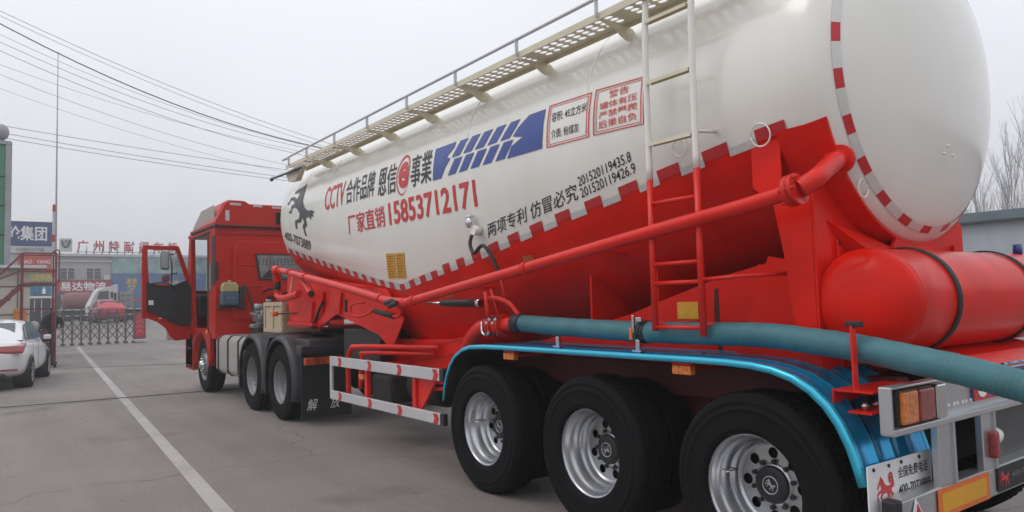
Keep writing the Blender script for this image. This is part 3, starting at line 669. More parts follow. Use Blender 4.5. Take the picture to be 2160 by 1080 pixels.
mb = MB(); mb.box((4.365, YB+.013, 1.045), (.19, .006, .135)); mb.box((4.70, YB+.013, .981), (.86, .005, .008)); mb.build('red_panel', TAPE_R, pl)
mb = MB(); sign_text(mb, 'e', rect_fn((4.31, YB+.008, .99), (.11, 0, 0), (0, 0, .11)), .03); sign_text(mb, '400-7073889', rect_fn((4.62, YB+.0135, 1.0), (.46, 0, 0), (0, 0, .05)), .02)
put(mb, poly_geo([HORSE]), rect_fn((4.50, YB+.0135, 1.01), (.11, 0, 0), (0, 0, .08))); mb.build('plate_lettering', WHITETXT, pl, recalc=False)
mb = MB()
for k in range(6): mb.box((4.0+.05*k+.01*(k % 2), YB+.0235, .985), (.022, .004, .016))
mb.build('scuff_mark', WHITETXT, bump)
for x0, x1 in ((3.83, 4.02), (4.33, 4.50)):
    mb = MB(); mb.box(((x0+x1)/2, YB+.025, .755), (x1-x0, .04, .31), .006); mb.box(((x0+x1)/2+.05, YB+.0, .755), (.02, .012, .31)); mb.build('upright', ALU, bump)
mb = MB(); mb.box((4.42, YB-.01, .735), (.065, .05, .15), .02); mb.build('red_marker', LENSR, bump)
mb = MB(); mb.lathe([(0, .045), (.04, .05), (.09, .035), (.12, 0)], (4.56, YB+.06, .75), 'X', 16); mb.build('white_cone_lamp', WHITETXT, bump)
mb = MB(); mb.box((4.6, YB+.3, .75), (2.0, .02, .36)); mb.build('inner_panel', DARK, bump)
mb = MB(); mb.prism([(4.53, .60), (5.5, .60), (5.5, .89), (4.53, .89)], 'xz', YB+.085, YB+.095); mb.build('sheet_panel', mat('grey_sheet', (.10, .10, .105), .4, metal=.6), bump)
mb = MB(); mb.box((4.62, YB+.05, .53), (2.44, .09, .15), .008); bb = mb.build('impact_beam', ALU, bump)
mb = MB(); mb.box((3.39, YB+.03, .535), (.06, .075, .165), .012); mb.build('beam_end_cap', BLACK, bb)
mb = MB(); yv = YB-.0015
mb.prism([(3.77, .46), (4.35, .46), (4.35, .60), (3.77, .60)], 'xz', yv-.002, yv+.0005); mb.build('orange_board', ORANGE, bb)
mb = MB(); mb.prism([(3.81, .485), (4.31, .485), (4.31, .575), (3.81, .575)], 'xz', yv-.004, yv-.002); mb.build('yellow_board', mat('yellow_reflective', (.75, .36, .02), .4), bb)
mb = MB(); mb.prism([(3.47, .46), (3.55, .60), (3.66, .46)], 'xz', yv-.002, yv+.0005); mb.build('white_triangle', WHITETXT, bb)
mb = MB(); mb.prism([(3.52, .46), (3.56, .575), (3.64, .46)], 'xz', yv-.004, yv-.002); mb.build('red_triangle', TAPE_R, bb)
mb = MB(); mb.prism([(4.46, .47), (5.2, .47), (5.2, .60), (4.46, .60)], 'xz', yv-.002, yv+.0005); bp_ = mb.build('black_plate', BLACK, bb)
mb = MB(); put(mb, poly_geo([HORSE]), rect_fn((4.48, yv-.0035, .485), (.13, 0, 0), (0, 0, .10))); mb.build('red_horse', TAPE_R, bp_, recalc=False)
mb = MB(); sign_text(mb, '400-7073889', rect_fn((4.64, yv-.0035, .525), (.4, 0, 0), (0, 0, .028)), .01); mb.build('plate_lettering', GREYTXT, bp_, recalc=False)
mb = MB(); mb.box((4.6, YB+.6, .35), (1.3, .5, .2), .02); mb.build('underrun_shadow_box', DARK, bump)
# white plate / mud flap behind the last wheel
mb = MB(); mb.box((3.64, 1.826, .53), (.62, .006, .46)); mf = mb.build('rear_mud_flap', WHITETXT, trailer)
mb = MB(); sign_text(mb, '全国免费电话', rect_fn((3.605, 1.8215, .665), (.30, 0, -.006), (0, 0, .055)), .012); sign_text(mb, '400-7073889', rect_fn((3.605, 1.8215, .585), (.32, 0, -.006), (0, 0, .048)), .015); mb.build('flap_lettering', BLACKTXT, mf, recalc=False)
mb = MB(); put(mb, poly_geo([HORSE]), rect_fn((3.40, 1.8215, .555), (.17, 0, 0), (0, 0, .15))); sign_text(mb, 'e', rect_fn((3.51, 1.8212, .655), (.045, 0, 0), (0, 0, .055)), .03); mb.build('red_horse', REDTXT, mf, recalc=False)
for x in (3.38, 3.52, 3.64, 3.82): mb = MB(); mb.tube([(x, 1.825, .74), (x, 1.817, .74)], .009, 8); mb.build('rivet', DARK, mf)

# --- side guard
sg = empty('side_guard', Vector((3.37, 7.0, .4))-trailer.location, parent=trailer)
for z0, z1 in ((.865, .975), (.475, .575)):
    mb = MB(); mb.box((3.36, 7.045, (z0+z1)/2), (.035, 2.58, z1-z0), .006); gr = mb.build('guard_rail', ALUW, sg)
    mb = MB(); mb.box((3.36, 5.725, (z0+z1)/2), (.045, .07, z1-z0+.006), .006); mb.build('rail_end_cap', BLACK, gr)
    zm = (z0+z1)/2; h = (z1-z0)/2-.004
    for y in (8.03, 7.23, 6.54, 5.83):
        mb = MB(); a = .06; mb.prism([(y+a, zm+h), (y-.02, zm+h), (y-.05, zm), (y-.02, zm-h), (y+a, zm-h), (y+a-.03, zm)], 'yz', 3.3405, 3.3425); mb.build('red_chevron', TAPE_R, gr)
mb = MB(); mb.box((3.36, 8.32, .725), (.03, .05, .5), .005); mb.build('end_post', ALUW, sg)
for y in (7.45, 6.35):
    mb = MB(); mb.box((3.42, y, .72), (.05, .07, .5), .008); mb.box((3.7, y, .90), (.55, .05, .06), .008); mb.build('guard_post', REDP, sg)
mb = MB(); mb.prism([(6.3, .86), (5.95, .86), (6.25, .55), (6.32, .5)], 'yz', 3.42, 3.44); mb.bar((3.45, 6.4, .80), (3.5, 5.8, .84), .03); mb.bar((3.45, 6.4, .72), (3.5, 5.8, .79), .03); mb.build('guard_brace', REDP, sg)
mb = MB(); mb.box((3.40, 7.55, .78), (.04, .12, .06), .008); mb.build('side_marker_lamp', AMBER, sg)
mb = MB(); mb.lathe([(-.30, .17), (-.28, .2), (.28, .2), (.30, .17), (.3, 0)], (3.95, 6.9, .68), 'Y', 20); mb.lathe([(-.3, 0), (-.30, .17)], (3.95, 6.9, .68), 'Y', 20); mb.box((3.8, 7.6, .62), (.3, .5, .3), .03); mb.build('dark_air_bottle', DARK, trailer)

# --- wheels: tyre, deep rim with hand holes, hub
def tyre_profile(w, ro=.52, ri=.302):
    p = [(.012, ri), (.004, ri+.012), (.003, ri+.022), (-.001, ri+.026), (-.001, ri+.032), (-.0045, ri+.07), (-.005, ri+.095), (-.003, ri+.125), (-.006, ri+.128), (-.006, ri+.134), (-.002, ri+.137), (.004, ri+.165), (.001, ri+.168), (.003, ri+.176), (.012, ro-.025), (.018, ro-.018), (.03, ro-.004)]
    g = []
    nrib = 5; x0, x1 = .034, w-.034
    for k in range(nrib):
        a = x0+(x1-x0)*k/nrib; b = x0+(x1-x0)*(k+1)/nrib
        g += [(a+.004, ro), (b-.010, ro), (b-.008, ro-.013), (b-.001, ro-.013)]
    q = [(w-x, r) for x, r in p[::-1]]
    return p+g[:-2]+q
def tread_tyre(mb, x, w, ro=.52, n=72):
    mb.lathe(tyre_profile(w, ro), (x, 0, 0), 'X', n, closed=True)
    # zig-zag blocks proud of the ribs
    for k in range(n):
        a = 2*pi*k/n; a1 = a+2*pi/n*.62
        for i in range(5):
            xa = x+.036+(w-.072)*i/5+.006; xb = xa+(w-.072)/5-.018
            sft = .03*(1 if i % 2 else -1)*.5
            v = [mb.bm.verts.new((xx, rr*cos(aa), rr*sin(aa))) for rr in (ro-.002, ro+.006) for xx, aa in ((xa, a+sft), (xb, a-sft), (xb, a1-sft), (xa, a1+sft))]
            for f in ((4, 5, 6, 7), (0, 1, 5, 4), (1, 2, 6, 5), (2, 3, 7, 6), (3, 0, 4, 7)): mb._f([v[j] for j in f])
def disc_with_holes(mb, x, ro, ri, nh, rc, rh, n=48):
    outer = [(ro*cos(2*pi*k/n), ro*sin(2*pi*k/n)) for k in range(n)]; inner = [(ri*cos(2*pi*k/n), ri*sin(2*pi*k/n)) for k in range(n)]
    bm = mb.bm; es = []
    def loop(pts):
        vs = [bm.verts.new((x, *p)) for p in pts]
        es.extend(bm.edges.new((vs[i], vs[(i+1) % len(vs)])) for i in range(len(vs))); return vs
    loop(outer); loop(inner)
    for h in range(nh):
        a = 2*pi*(h+.5)/nh; loop([(rc*cos(a)+rh*cos(2*pi*k/14), rc*sin(a)+rh*sin(2*pi*k/14)) for k in range(14)])
    r = bmesh.ops.triangle_fill(bm, edges=es, use_beauty=True)
    for f in r['geom']:
        if isinstance(f, bmesh.types.BMFace): f.material_index = mb.mi
def make_wheel(parent, name='wheel', rim_m=None):
    w = empty(name, parent=parent)
    mb = MB(); tread_tyre(mb, 0, .30); mb.build('tyre', RUBBER, w, local=True)
    mb = MB(); mb.lathe(tyre_profile(.24, .475), (.345, 0, 0), 'X', 48, closed=True); mb.build('inner_tyre', RUBBER, w, local=True)
    mb = MB()
    mb.lathe([(.045, .296), (.034, .304), (.026, .302), (.028, .292), (.040, .284), (.07, .279), (.095, .268), (.105, .258), (.15, .255), (.17, .247), (.18, .236), (.205, .233), (.215, .226), (.222, .215)], (0, 0, 0), 'X', 64)
    disc_with_holes(mb, .222, .2155, .12, 8, .172, .031, 56)
    mb.lathe([(.222, .1205), (.212, .116), (.208, .10)], (0, 0, 0), 'X', 48)
    mb.mi = 1
    for k in range(10): a = 2*pi*k/10; mb.tube([(.225, .128*cos(a), .128*sin(a)), (.20, .128*cos(a), .128*sin(a))], .013, 6)
    mb.build('rim', [rim_m or RIM, DARK], w, local=True)
    mb = MB(); mb.lathe([(.285, .22), (.285, .0)], (0, 0, 0), 'X', 24); mb.build('brake_drum', BLACK, w, local=True)
    mb = MB(); mb.lathe([(.212, .105), (.196, .102), (.188, .094), (.186, .075), (.185, .05), (.184, .0)], (0, 0, 0), 'X', 40)
    hb = mb.build('hub_cap', BLACK, w, local=True)
    mb = MB(); mb.lathe([(.184, .050), (.181, .050), (.181, .045), (.184, .045)], (0, 0, 0), 'X', 36)
    put(mb, poly_geo([HORSE]), lambda u, v: (.1815, .033-.066*u, -.028+.06*v)); mb.build('hub_emblem', ALU, hb, local=True)
    mb = MB(); mb.tube([(.20, .225, -.04), (.10, .232, -.05)], .005, 6); mb.build('tyre_valve', CHROME, w, local=True)
    return w
wh = make_wheel(trailer); WX = 3.352
spots = [(y, s_) for y in (2.493, 3.803, 5.113) for s_ in (0, 1)]
for i, (y, s_) in enumerate(spots):
    o = wh if i == 0 else copy_tree(wh, trailer)
    o.location = Vector((WX if s_ == 0 else 9.2-WX, y, .52))-trailer.location
    o.rotation_euler = (random.uniform(0, 6.28) if i else .4, 0, 0) if s_ == 0 else (random.uniform(0, 6), 0, pi)

# --- hose lying on the wheel cover
hs = smooth_path([(3.58, 4.82, 1.39), (3.58, 4.5, 1.375), (3.57, 3.9, 1.355), (3.56, 3.42, 1.345), (3.555, 2.9, 1.345), (3.55, 2.5, 1.345), (3.55, 2.2, 1.32), (3.56, 1.95, 1.29), (3.58, 1.7, 1.245), (3.60, 1.45, 1.195), (3.62, 1.15, 1.115), (3.65, .7, .96), (3.7, .2, .72), (3.72, -.3, .4), (3.72, -.8, .1), (3.7, -1.3, .075)], 40)
mb = MB(); rr = [.069+(.0011 if i % 3 == 0 else 0)+.0008*sin(i*.37)+.0006*sin(i*1.9) for i in range(len(hs))]; mb.tube(hs, rr, 24); ho = mb.build('discharge_hose', HOSE, None, loc=(3.57, 3.0, 1.35))
tag(ho, 'dusty teal rubber hose lying over the blue wheel cover of the tank trailer', 'hose')
mb = MB(); mb.tube([(3.58, 4.90, 1.39), (3.58, 4.79, 1.388)], .077, 20); mb.build('hose_cuff', BLACK, ho)
mb = MB(); mb.tube([(3.56, 3.44, 1.345), (3.56, 3.41, 1.345)], .076, 20); mb.tube([(3.56, 3.40, 1.345), (3.56, 3.375, 1.345)], .075, 20); hc = mb.build('hose_clamp', BLACK, ho)
mb = MB(); mb.box((3.49, 3.455, 1.40), (.014, .02, .12), .004); mb.box((3.49, 3.40, 1.43), (.02, .05, .03), .004); mb.build('clamp_lever', CHROME, hc)
mb = MB(); mb.box((3.482, 3.47, 1.335), (.016, .026, .08), .006); mb.build('orange_grip', ORANGE, hc)
# ================================================================== THE TRACTOR UNIT
tr = empty('tractor_unit', (4.6, 12.5, 0), 'red high-roof sleeper cab truck with its driver door swung open, coupled to the tank', 'truck')
YR = 13.75                                  # rear wall of the cab
xa, xb = 3.37, 5.83
mb = MB()
mb.box((4.6, YR+.03, 2.0), (2.40, .06, 2.12), .03)                      # rear wall
mb.box((5.80, 14.85, 2.05), (.06, 2.2, 2.1), .02)                       # far side
mb.box((4.6, 14.85, 3.04), (2.44, 2.2, .08), .03)                       # roof
mb.box((4.6, 14.9, 1.12), (2.40, 2.1, .06))                             # floor
mb.box((3.40, 13.98, 2.05), (.06, .46, 2.06), .02)                      # quarter panel
mb.box((3.40, 14.8, 3.0), (.07, 1.6, .09), .02)                         # top rail
mb.box((3.40, 15.0, 1.16), (.06, 1.7, .10), .02)                        # sill
mb.prism([(15.40, 1.1), (15.95, 1.1), (15.98, 1.9), (15.72, 3.02), (15.56, 3.02), (15.50, 1.95)], 'yz', 3.36, 3.44)
mb.prism([(15.92, .5), (16.02, .55), (16.0, 1.95), (15.94, 1.95)], 'yz', 3.36, 5.84)
cab = mb.build('cab', CAB, tr)
mb = MB()
mb.prism([(13.74, 2.0), (13.95, 2.0), (13.95, 2.9), (13.74, 2.9)], 'yz', 3.366, 3.372); mb.box((3.375, 14.235, 2.05), (.03, .07, 1.9), .006); mb.box((3.375, 14.7, 2.97), (.02, 1.3, .05), .005); mb.build('door_seal', BLACK, cab)
mb = MB(); mb.box((3.366, 14.06, 2.15), (.012, .16, .5)); mb.build('pillar_trim', GREYTXT, cab)
mb = MB(); mb.box((3.4, YR-.01, 2.25), (.05, .05, .34), .015); mb.build('grab_handle', BLACK, cab)
# windscreen
mb = MB(); mb.quad((3.45, 15.96, 1.97), (5.75, 15.96, 1.97), (5.72, 15.70, 3.0), (3.48, 15.70, 3.0)); mb.build('windscreen', WINGLASS, cab)
# pressed panel and window in the rear wall
mb = MB(); mb.prism([(3.70, 1.35), (3.68, 1.45), (3.68, 2.70), (3.72, 2.78), (3.80, 2.81), (5.40, 2.81), (5.5, 2.74), (5.52, 2.6), (5.52, 1.35)], 'xz', YR-.055, YR+.01, .022)
for z in (2.36, 1.97, 1.57): mb.box((3.98, YR-.058, z), (.44, .022, .014), .006)
mb.box((4.6, YR-.012, 2.93), (2.34, .03, .015), .005); mb.box((3.76, YR-.058, 1.95), (.012, .02, 1.2), .005)
mb.build('pressed_panel', CAB, cab)
mb = MB(); mb.prism([(4.06, 2.57), (5.14, 2.57), (5.10, 2.08), (4.14, 2.08)], 'xz', YR-.07, YR-.05); rw = mb.build('rear_window_frame', BLACK, cab)
mb = MB(); mb.prism([(4.10, 2.54), (5.10, 2.54), (5.07, 2.11), (4.17, 2.11)], 'xz', YR-.078, YR-.071); mb.build('rear_glass', mat('pale_sticker_glass', (.20, .205, .21), .2, var=.3, scale=8), rw)
mb = MB(); yy = YR-.080
mb.prism([(4.20, 2.15), (4.34, 2.28), (4.52, 2.30), (4.56, 2.14), (5.05, 2.14), (5.06, 2.12), (4.18, 2.12)], 'xz', yy-.001, yy+.001)
for k in range(14):
    x = 4.14+.068*k; 
    for j in range(3): mb.box((x+random.uniform(-.01, .01), yy, 2.47-.05*j), (.012+.03*random.random(), .002, .012))
    mb.box((x, yy, 2.42), (.010, .002, .06+.05*random.random()))
mb.build('dark_figure_sticker', DARK, rw)
# roof fairing, loft of cross-sections
def fair(y, top, w, lo=3.06):
    return [(4.6-1.235, y, lo), (4.6-1.235, y, lo+.08), (4.6-w-.05, y, lo+.66*(top-lo)), (4.6-w, y, top-.05), (4.6-w+.09, y, top), (4.6-w+.34, y, top), (4.6-w+.42, y, top-.055), (4.6+w-.42, y, top-.055), (4.6+w-.34, y, top), (4.6+w-.09, y, top), (4.6+w, y, top-.05), (4.6+w+.05, y, lo+.66*(top-lo)), (4.6+1.235, y, lo+.08), (4.6+1.235, y, lo)]
secs = [fair(13.70, 3.54, 1.05), fair(13.78, 3.56, 1.08), fair(14.5, 3.55, 1.08), fair(15.0, 3.44, 1.04), fair(15.4, 3.24, .98), fair(15.66, 3.10, .95)]
mb = MB(); mb.grid(secs, smooth=False); mb._f([mb.bm.verts.new(Vector(p)) for p in secs[0]]); ff_ = mb.build('roof_fairing', CAB, tr)
md = ff_.modifiers.new('edge', 'BEVEL'); md.width = .025; md.segments = 2; md.limit_method = 'ANGLE'
mat('dull_white_reflector', (.45, .45, .47), .4)
for (x, z, w_, h_) in ((3.72, 3.475, .20, .045), (4.12, 3.46, .17, .04), (4.48, 3.45, .19, .04), (3.575, 3.26, .07, .19)): mb = MB(); mb.box((x, 13.692, z), (w_, .006, h_)); mb.build('white_reflector', MATS['dull_white_reflector'], ff_)
mb = MB()
for k in range(6): mb.box((4.62, 13.685, 3.34-.035*k), (.30, .03, .013), rot=('X', .5))
mb.box((4.62, 13.695, 3.25), (.32, .01, .22)); mb.build('vent_louvre', BLACK, ff_)
mb = MB(); mb.box((4.6, 13.70, 3.07), (2.46, .08, .03), .01); mb.box((3.38, 14.6, 3.075), (.06, 1.9, .06), .02); mb.build('fairing_seal', BLACK, ff_)
mb = MB(); mb.prism([(13.9, 3.08), (15.7, 3.06), (15.55, 3.20), (14.9, 3.46), (13.95, 3.47)], 'yz', 3.40, 3.41); 
sf = mb.build('side_deflector', mat('pale_fairing_paint', (.42, .36, .33), .35), ff_)
# cab interior seen through the door
mb = MB()
for x in (3.95, 5.25): mb.box((x, 14.75, 1.55), (.5, .52, .18), .06); mb.box((x, 14.5, 1.98), (.48, .16, .75), .06)
mb.box((4.6, 15.7, 1.62), (2.3, .35, .5), .08); mb.box((4.6, 14.05, 1.75), (2.2, .4, .3), .05); mb.build('interior_trim', BLACK, cab)
mb = MB(); mb.tube([(3.95+.2*cos(a), 15.32+.08*sin(a), 1.95+.2*sin(a)) for a in [2*pi*k/20 for k in range(21)]], .014, 6); mb.build('steering_wheel', BLACK, cab)
# front wing with step and arch
mb = MB(); A = arc((14.72, .52), .62, pi*.02, pi*.98, 18)
pts = [(15.34, .38)] + A[0:] + [(14.08, .60), (14.02, .66), (14.02, 1.13), (15.96, 1.13), (16.0, .9), (15.98, .40)]
mb.prism(pts, 'yz', 3.35, 3.42); mb.box((3.50, 15.66, .75), (.3, .6, .72), .03); mb.box((4.6, 15.95, .62), (2.46, .12, .5), .04)
wing = mb.build('front_wing', CAB, tr)
mb = MB()
rows = [[(x, 14.72+r*cos(a), .52+r*sin(a)) for a in [pi*k/18 for k in range(19)]] for x, r in ((3.345, .655), (3.338, .64), (3.34, .615), (3.9, .60))]
mb.grid(rows); mb.build('wheel_arch_lip', CAB, wing)
mb = MB(); mb.sphere((3.34, 14.20, 1.14), .05, 10, (.5, 1, 1)); mb.build('side_indicator', AMBER, wing)
mb = MB(); mb.box((3.40, 15.66, .46), (.14, .42, .03), .006); mb.box((3.40, 15.66, .80), (.14, .42, .03), .006); mb.build('cab_step', BLACK, wing)

# open driver door: hinged at the front pillar, swung square to the cab
DY = 15.62
def hole_frame(outer, inner, y0, y1, mbx):
    """panel in the XZ plane with an opening, as quads between resampled loops"""
    def res(p, n):
        P = p+[p[0]]; L_ = [0]
        for a, b in zip(P, P[1:]): L_.append(L_[-1]+math.dist(a, b))
        o = []
        for i in range(n):
            t = L_[-1]*i/n; k = max(j for j in range(len(L_)-1) if L_[j] <= t+1e-9); f = (t-L_[k])/max(L_[k+1]-L_[k], 1e-9)
            o.append((P[k][0]+(P[k+1][0]-P[k][0])*f, P[k][1]+(P[k+1][1]-P[k][1])*f))
        return o
    n = 4; O, I = outer, inner
    m = len(O); vs = [[mbx.bm.verts.new((p[0], y, p[1])) for p in L2] for y in (y0, y1) for L2 in (O, I)]
    for k in range(m):
        k2 = (k+1) % m
        mbx._f((vs[0][k], vs[0][k2], vs[1][k2], vs[1][k])); mbx._f((vs[2][k], vs[3][k], vs[3][k2], vs[2][k2]))
        mbx._f((vs[0][k], vs[2][k], vs[2][k2], vs[0][k2])); mbx._f((vs[1][k], vs[1][k2], vs[3][k2], vs[3][k]))
outer = [(2.50, 2.84), (3.14, 2.83), (3.40, 2.05), (3.40, 1.45), (2.48, 1.45), (2.48, 2.75)]
inner = [(2.57, 2.76), (3.09, 2.75), (3.27, 2.16), (3.08, 2.06), (2.60, 2.10), (2.57, 2.70)]
mb = MB(); hole_frame(outer, inner, DY-.045, DY+.045, mb)
mb.prism([(2.48, 1.45), (3.40, 1.45), (3.42, .99), (3.08, .96), (2.98, 1.06), (2.90, 1.22), (2.76, 1.34), (2.60, 1.41), (2.48, 1.42)], 'xz', DY-.045, DY+.045)
door = mb.build('driver_door', CAB, tr)
md = door.modifiers.new('edge', 'BEVEL'); md.width = .012; md.segments = 2; md.limit_method = 'ANGLE'
mb = MB(); mb.prism([(2.55, 2.13), (2.80, 2.02), (3.04, 2.04), (3.14, 2.10), (3.28, 2.16), (3.36, 2.02), (3.36, 1.27), (3.22, 1.23), (2.98, 1.33), (2.80, 1.47), (2.55, 1.56)], 'xz', DY-.085, DY-.04, .015); mb.build('door_trim', BLACK, door)
mb = MB(); mb.tube(smooth_path([(2.62, DY-.09, 2.06), (2.7, DY-.13, 2.10), (2.95, DY-.13, 2.08), (3.10, DY-.09, 1.97)], 5), .014, 8); mb.box((3.0, DY-.09, 1.47), (.08, .02, .06), .01); mb.build('pull_handle', DARK, door)
mb = MB(); mb.box((2.63, DY-.0865, 1.72), (.085, .004, .09)); mb.build('white_sticker', WHITETXT, door)
mb = MB(); mb.box((2.80, DY-.05, 1.41), (.05, .012, .02)); mb.build('white_sticker', WHITETXT, door)
mb = MB(); mb.quad((2.57, DY, 2.76), (3.09, DY, 2.75), (3.27, DY, 2.16), (2.60, DY, 2.08)); mb.build('door_glass', WINGLASS, door)
mb = MB(); mb.box((2.93, DY+.22, 2.56), (.16, .10, .38), .04); mb.box((2.95, DY+.22, 2.21), (.15, .10, .16), .04); mb.bar((3.06, DY+.04, 2.68), (3.0, DY+.2, 2.66), .025); mb.bar((3.12, DY+.04, 2.3), (3.03, DY+.2, 2.28), .025); mb.tube([(3.02, DY+.2, 2.72), (3.06, DY+.2, 2.4), (3.05, DY+.2, 2.1)], .014, 6); mr = mb.build('mirror_housing', BLACK, door)
mb = MB(); mb.box((2.925, DY+.168, 2.57), (.13, .006, .32), .002); mb.box((2.945, DY+.168, 2.21), (.12, .006, .12), .002); mb.build('mirror_face', mat('mirror_silver', (.35, .37, .40), .08, metal=.9), mr)

# reservoir on the rear corner
mb = MB(); mb.box((3.59, 13.62, 1.745), (.30, .17, .24), .03); rs = mb.build('coolant_reservoir', mat('blue_grey_plastic', (.045, .10, .15), .4), tr)
mb = MB(); mb.prism([(3.45, 1.865), (3.73, 1.865), (3.73, 1.98), (3.68, 2.04), (3.49, 2.04), (3.45, 1.98)], 'xz', 13.53, 13.71, .02); mb.tube([(3.59, 13.62, 2.03), (3.59, 13.62, 2.075)], .03, 10); mb.build('cream_bottle_top', mat('yellowed_plastic', (.38, .33, .16), .45), rs)
mb = MB(); mb.box((3.59, 13.528, 1.76), (.16, .006, .03)); mb.build('bottle_label', GREYTXT, rs)
mb = MB(); mb.box((3.80, 13.66, 1.75), (.10, .16, .40), .01); mb.box((3.6, 13.68, 1.60), (.4, .12, .05), .01); mb.tube(smooth_path([(3.85, 13.6, 2.0), (3.95, 13.55, 1.7), (4.0, 13.5, 1.3)], 5), .02, 6); mb.build('dark_bracket', DARK, rs)

# chassis, engine pieces, fifth wheel
mb = MB()
for x in (4.17, 5.03): mb.box((x, 12.6, .92), (.09, 6.7, .27), .01)
for y in (9.5, 11.6, 13.0): mb.box((4.6, y, .92), (.9, .12, .2))
mb.box((4.6, 14.6, .95), (1.1, 1.5, .5), .05); mb.box((4.6, 13.35, 1.1), (1.3, .5, .4), .05)
mb.build('chassis_frame', DARK, tr)
mb = MB(); mb.box((3.95, 13.1, 1.42), (.17, .2, .18), .02); mb.tube([(3.95, 13.1, 1.5), (3.95, 13.1, 1.64)], .085, 12); mb.tube([(3.95, 13.08, 1.2), (3.95, 13.08, 1.4)], .06, 10); mb.tube([(4.15, 13.2, 1.60), (4.15, 13.2, 1.72)], .05, 10)
for k in range(10): mb.tube([(3.85+random.uniform(-.12, .25), 13.0, 1.22+.3*random.random()), (3.9+random.uniform(-.1, .25), 13.02, 1.2+.35*random.random())], .012+.014*random.random(), 6)
mb.build('air_dryer', mat('cast_metal', (.22, .22, .23), .4, metal=.8, dirt=.4), tr)
mb = MB(); mb.tube(smooth_path([(4.3, 13.65, 1.75), (4.35, 13.3, 1.72), (4.4, 12.9, 1.5), (4.4, 12.6, 1.2)], 5), .035, 8); mb.tube(smooth_path([(4.5, 13.65, 1.8), (4.6, 13.0, 1.85), (4.6, 12.0, 1.7), (4.6, 11.4, 1.9)], 5), .02, 8); mb.tube(smooth_path([(4.2, 13.65, 1.85), (4.25, 13.3, 1.9), (4.3, 12.6, 1.75), (4.4, 11.4, 1.8)], 5), .02, 8); mb.build('air_coil', BLACK, tr)
mb = MB(); mb.lathe([(-.02, .0), (-.02, .46), (.02, .46), (.02, 0)], (4.6, 10.6, 1.21), 'Z', 32); mb.box((4.6, 10.6, 1.13), (.95, .7, .1), .02); mb.prism([(10.2, 1.20), (9.9, 1.08), (10.5, 1.08)], 'yz', 4.3, 4.9); mb.build('fifth_wheel', DARK, tr)
mb = MB(); mb.tube([(3.9, 8.9, 1.24), (3.85, 8.2, 1.24)], .02, 8); mb.tube([(3.82, 9.7, 1.34), (3.78, 9.5, 1.40)], .012, 6); mb.tube([(3.80, 9.9, 1.30), (3.78, 9.45, 1.29)], .01, 6); mb.build('release_bar', CHROME, tr)
mb = MB(); mb.tube(smooth_path([(3.72, 9.95, 1.28), (3.72, 9.8, 1.36), (3.70, 9.6, 1.5), (3.70, 9.45, 1.62)], 5), .022, 6); mb.sphere((3.74, 9.85, 1.29), .07, 8, (1, 1.6, .5)); mb.build('black_air_hoses', BLACK, tr)
# fuel tank
mb = MB(); sec = [(3.40, .50), (3.40, 1.02), (3.47, 1.10), (3.98, 1.10), (4.05, 1.02), (4.05, .50), (3.98, .42), (3.47, .42)]
mb.prism(sec, 'xz', 12.08, 13.80, .03); ft = mb.build('fuel_tank', mat('brushed_aluminium', (.50, .49, .46), .38, metal=.55, var=.1, stretch=(1, .1, 6), dirt=.35, dcol=(.30, .27, .23)), tr)
for y in (13.62, 13.0, 12.38):
    mb = MB(); sx = [(4.6+(x-4.6)*1.006-.005, z+(.006 if z > .8 else -.006)) for x, z in sec]; mb.prism(sx, 'xz', y-.03, y+.03); mb.build('tank_strap', BLACK, ft)
# rear wheel covers: two humps, flat end, lamp and flap
mb = MB()
def hump(yc): return arc((yc, .52), .60, pi*1.0, 0, 16)
for yc in (11.563, 10.251):
    rows = []
    for x, dr in ((3.36, -.02), (3.345, .0), (3.36, .03), (3.40, .05), (4.02, .05)):
        rows.append([(x, yc+(.60+dr)*cos(a), .52+(.60+dr)*sin(a)) for a in [-.35+ (pi+.7)*k/28 for k in range(29)]])
    mb.grid(rows)
mb.prism([(11.1, 1.13), (11.0, 1.185), (10.8, 1.185), (10.7, 1.13), (10.85, .95), (10.9, .80), (10.95, .95)], 'yz', 3.38, 4.02)
wc = mb.build('drive_wheel_cover', FENDB, tr, solid=.012)
mb = MB(); mb.prism([(10.6, 1.15), (9.45, 1.12), (9.40, .98), (9.44, .96), (9.60, 1.0), (10.4, 1.0)], 'yz', 3.50, 4.02, .02); mb.prism([(9.62, 1.06), (9.40, 1.05), (9.40, .965), (9.46, .92), (9.60, .96)], 'yz', 3.38, 4.06, .02); mb.tube([(4.2, 11.9, 1.1), (4.2, 9.5, 1.1)], .1, 10); mb.build('cover_end', FENDB, tr)
mb = MB(); mb.box((3.73, 9.415, .845), (.62, .05, .105), .02); mb.build('tail_lamp', mat('amber_red_lens', (.42, .07, .02), .2, var=.6, scale=14, coat=.5, stretch=(1, .2, .2)), tr)
mb = MB(); mb.box((3.74, 9.44, .50), (.70, .018, .80), .004); mb.box((3.72, 9.46, .95), (.66, .05, .08), .01); fl = mb.build('drive_mud_flap', BLACK, tr)
mb = MB(); sign_text(mb, '解', rect_fn((3.46, 9.4295, .20), (.13, 0, .0), (.03, 0, .15))); sign_text(mb, '放', rect_fn((3.78, 9.4295, .205), (.13, 0, 0), (.03, 0, .14))); mb.build('flap_lettering', WHITETXT, fl, recalc=False)
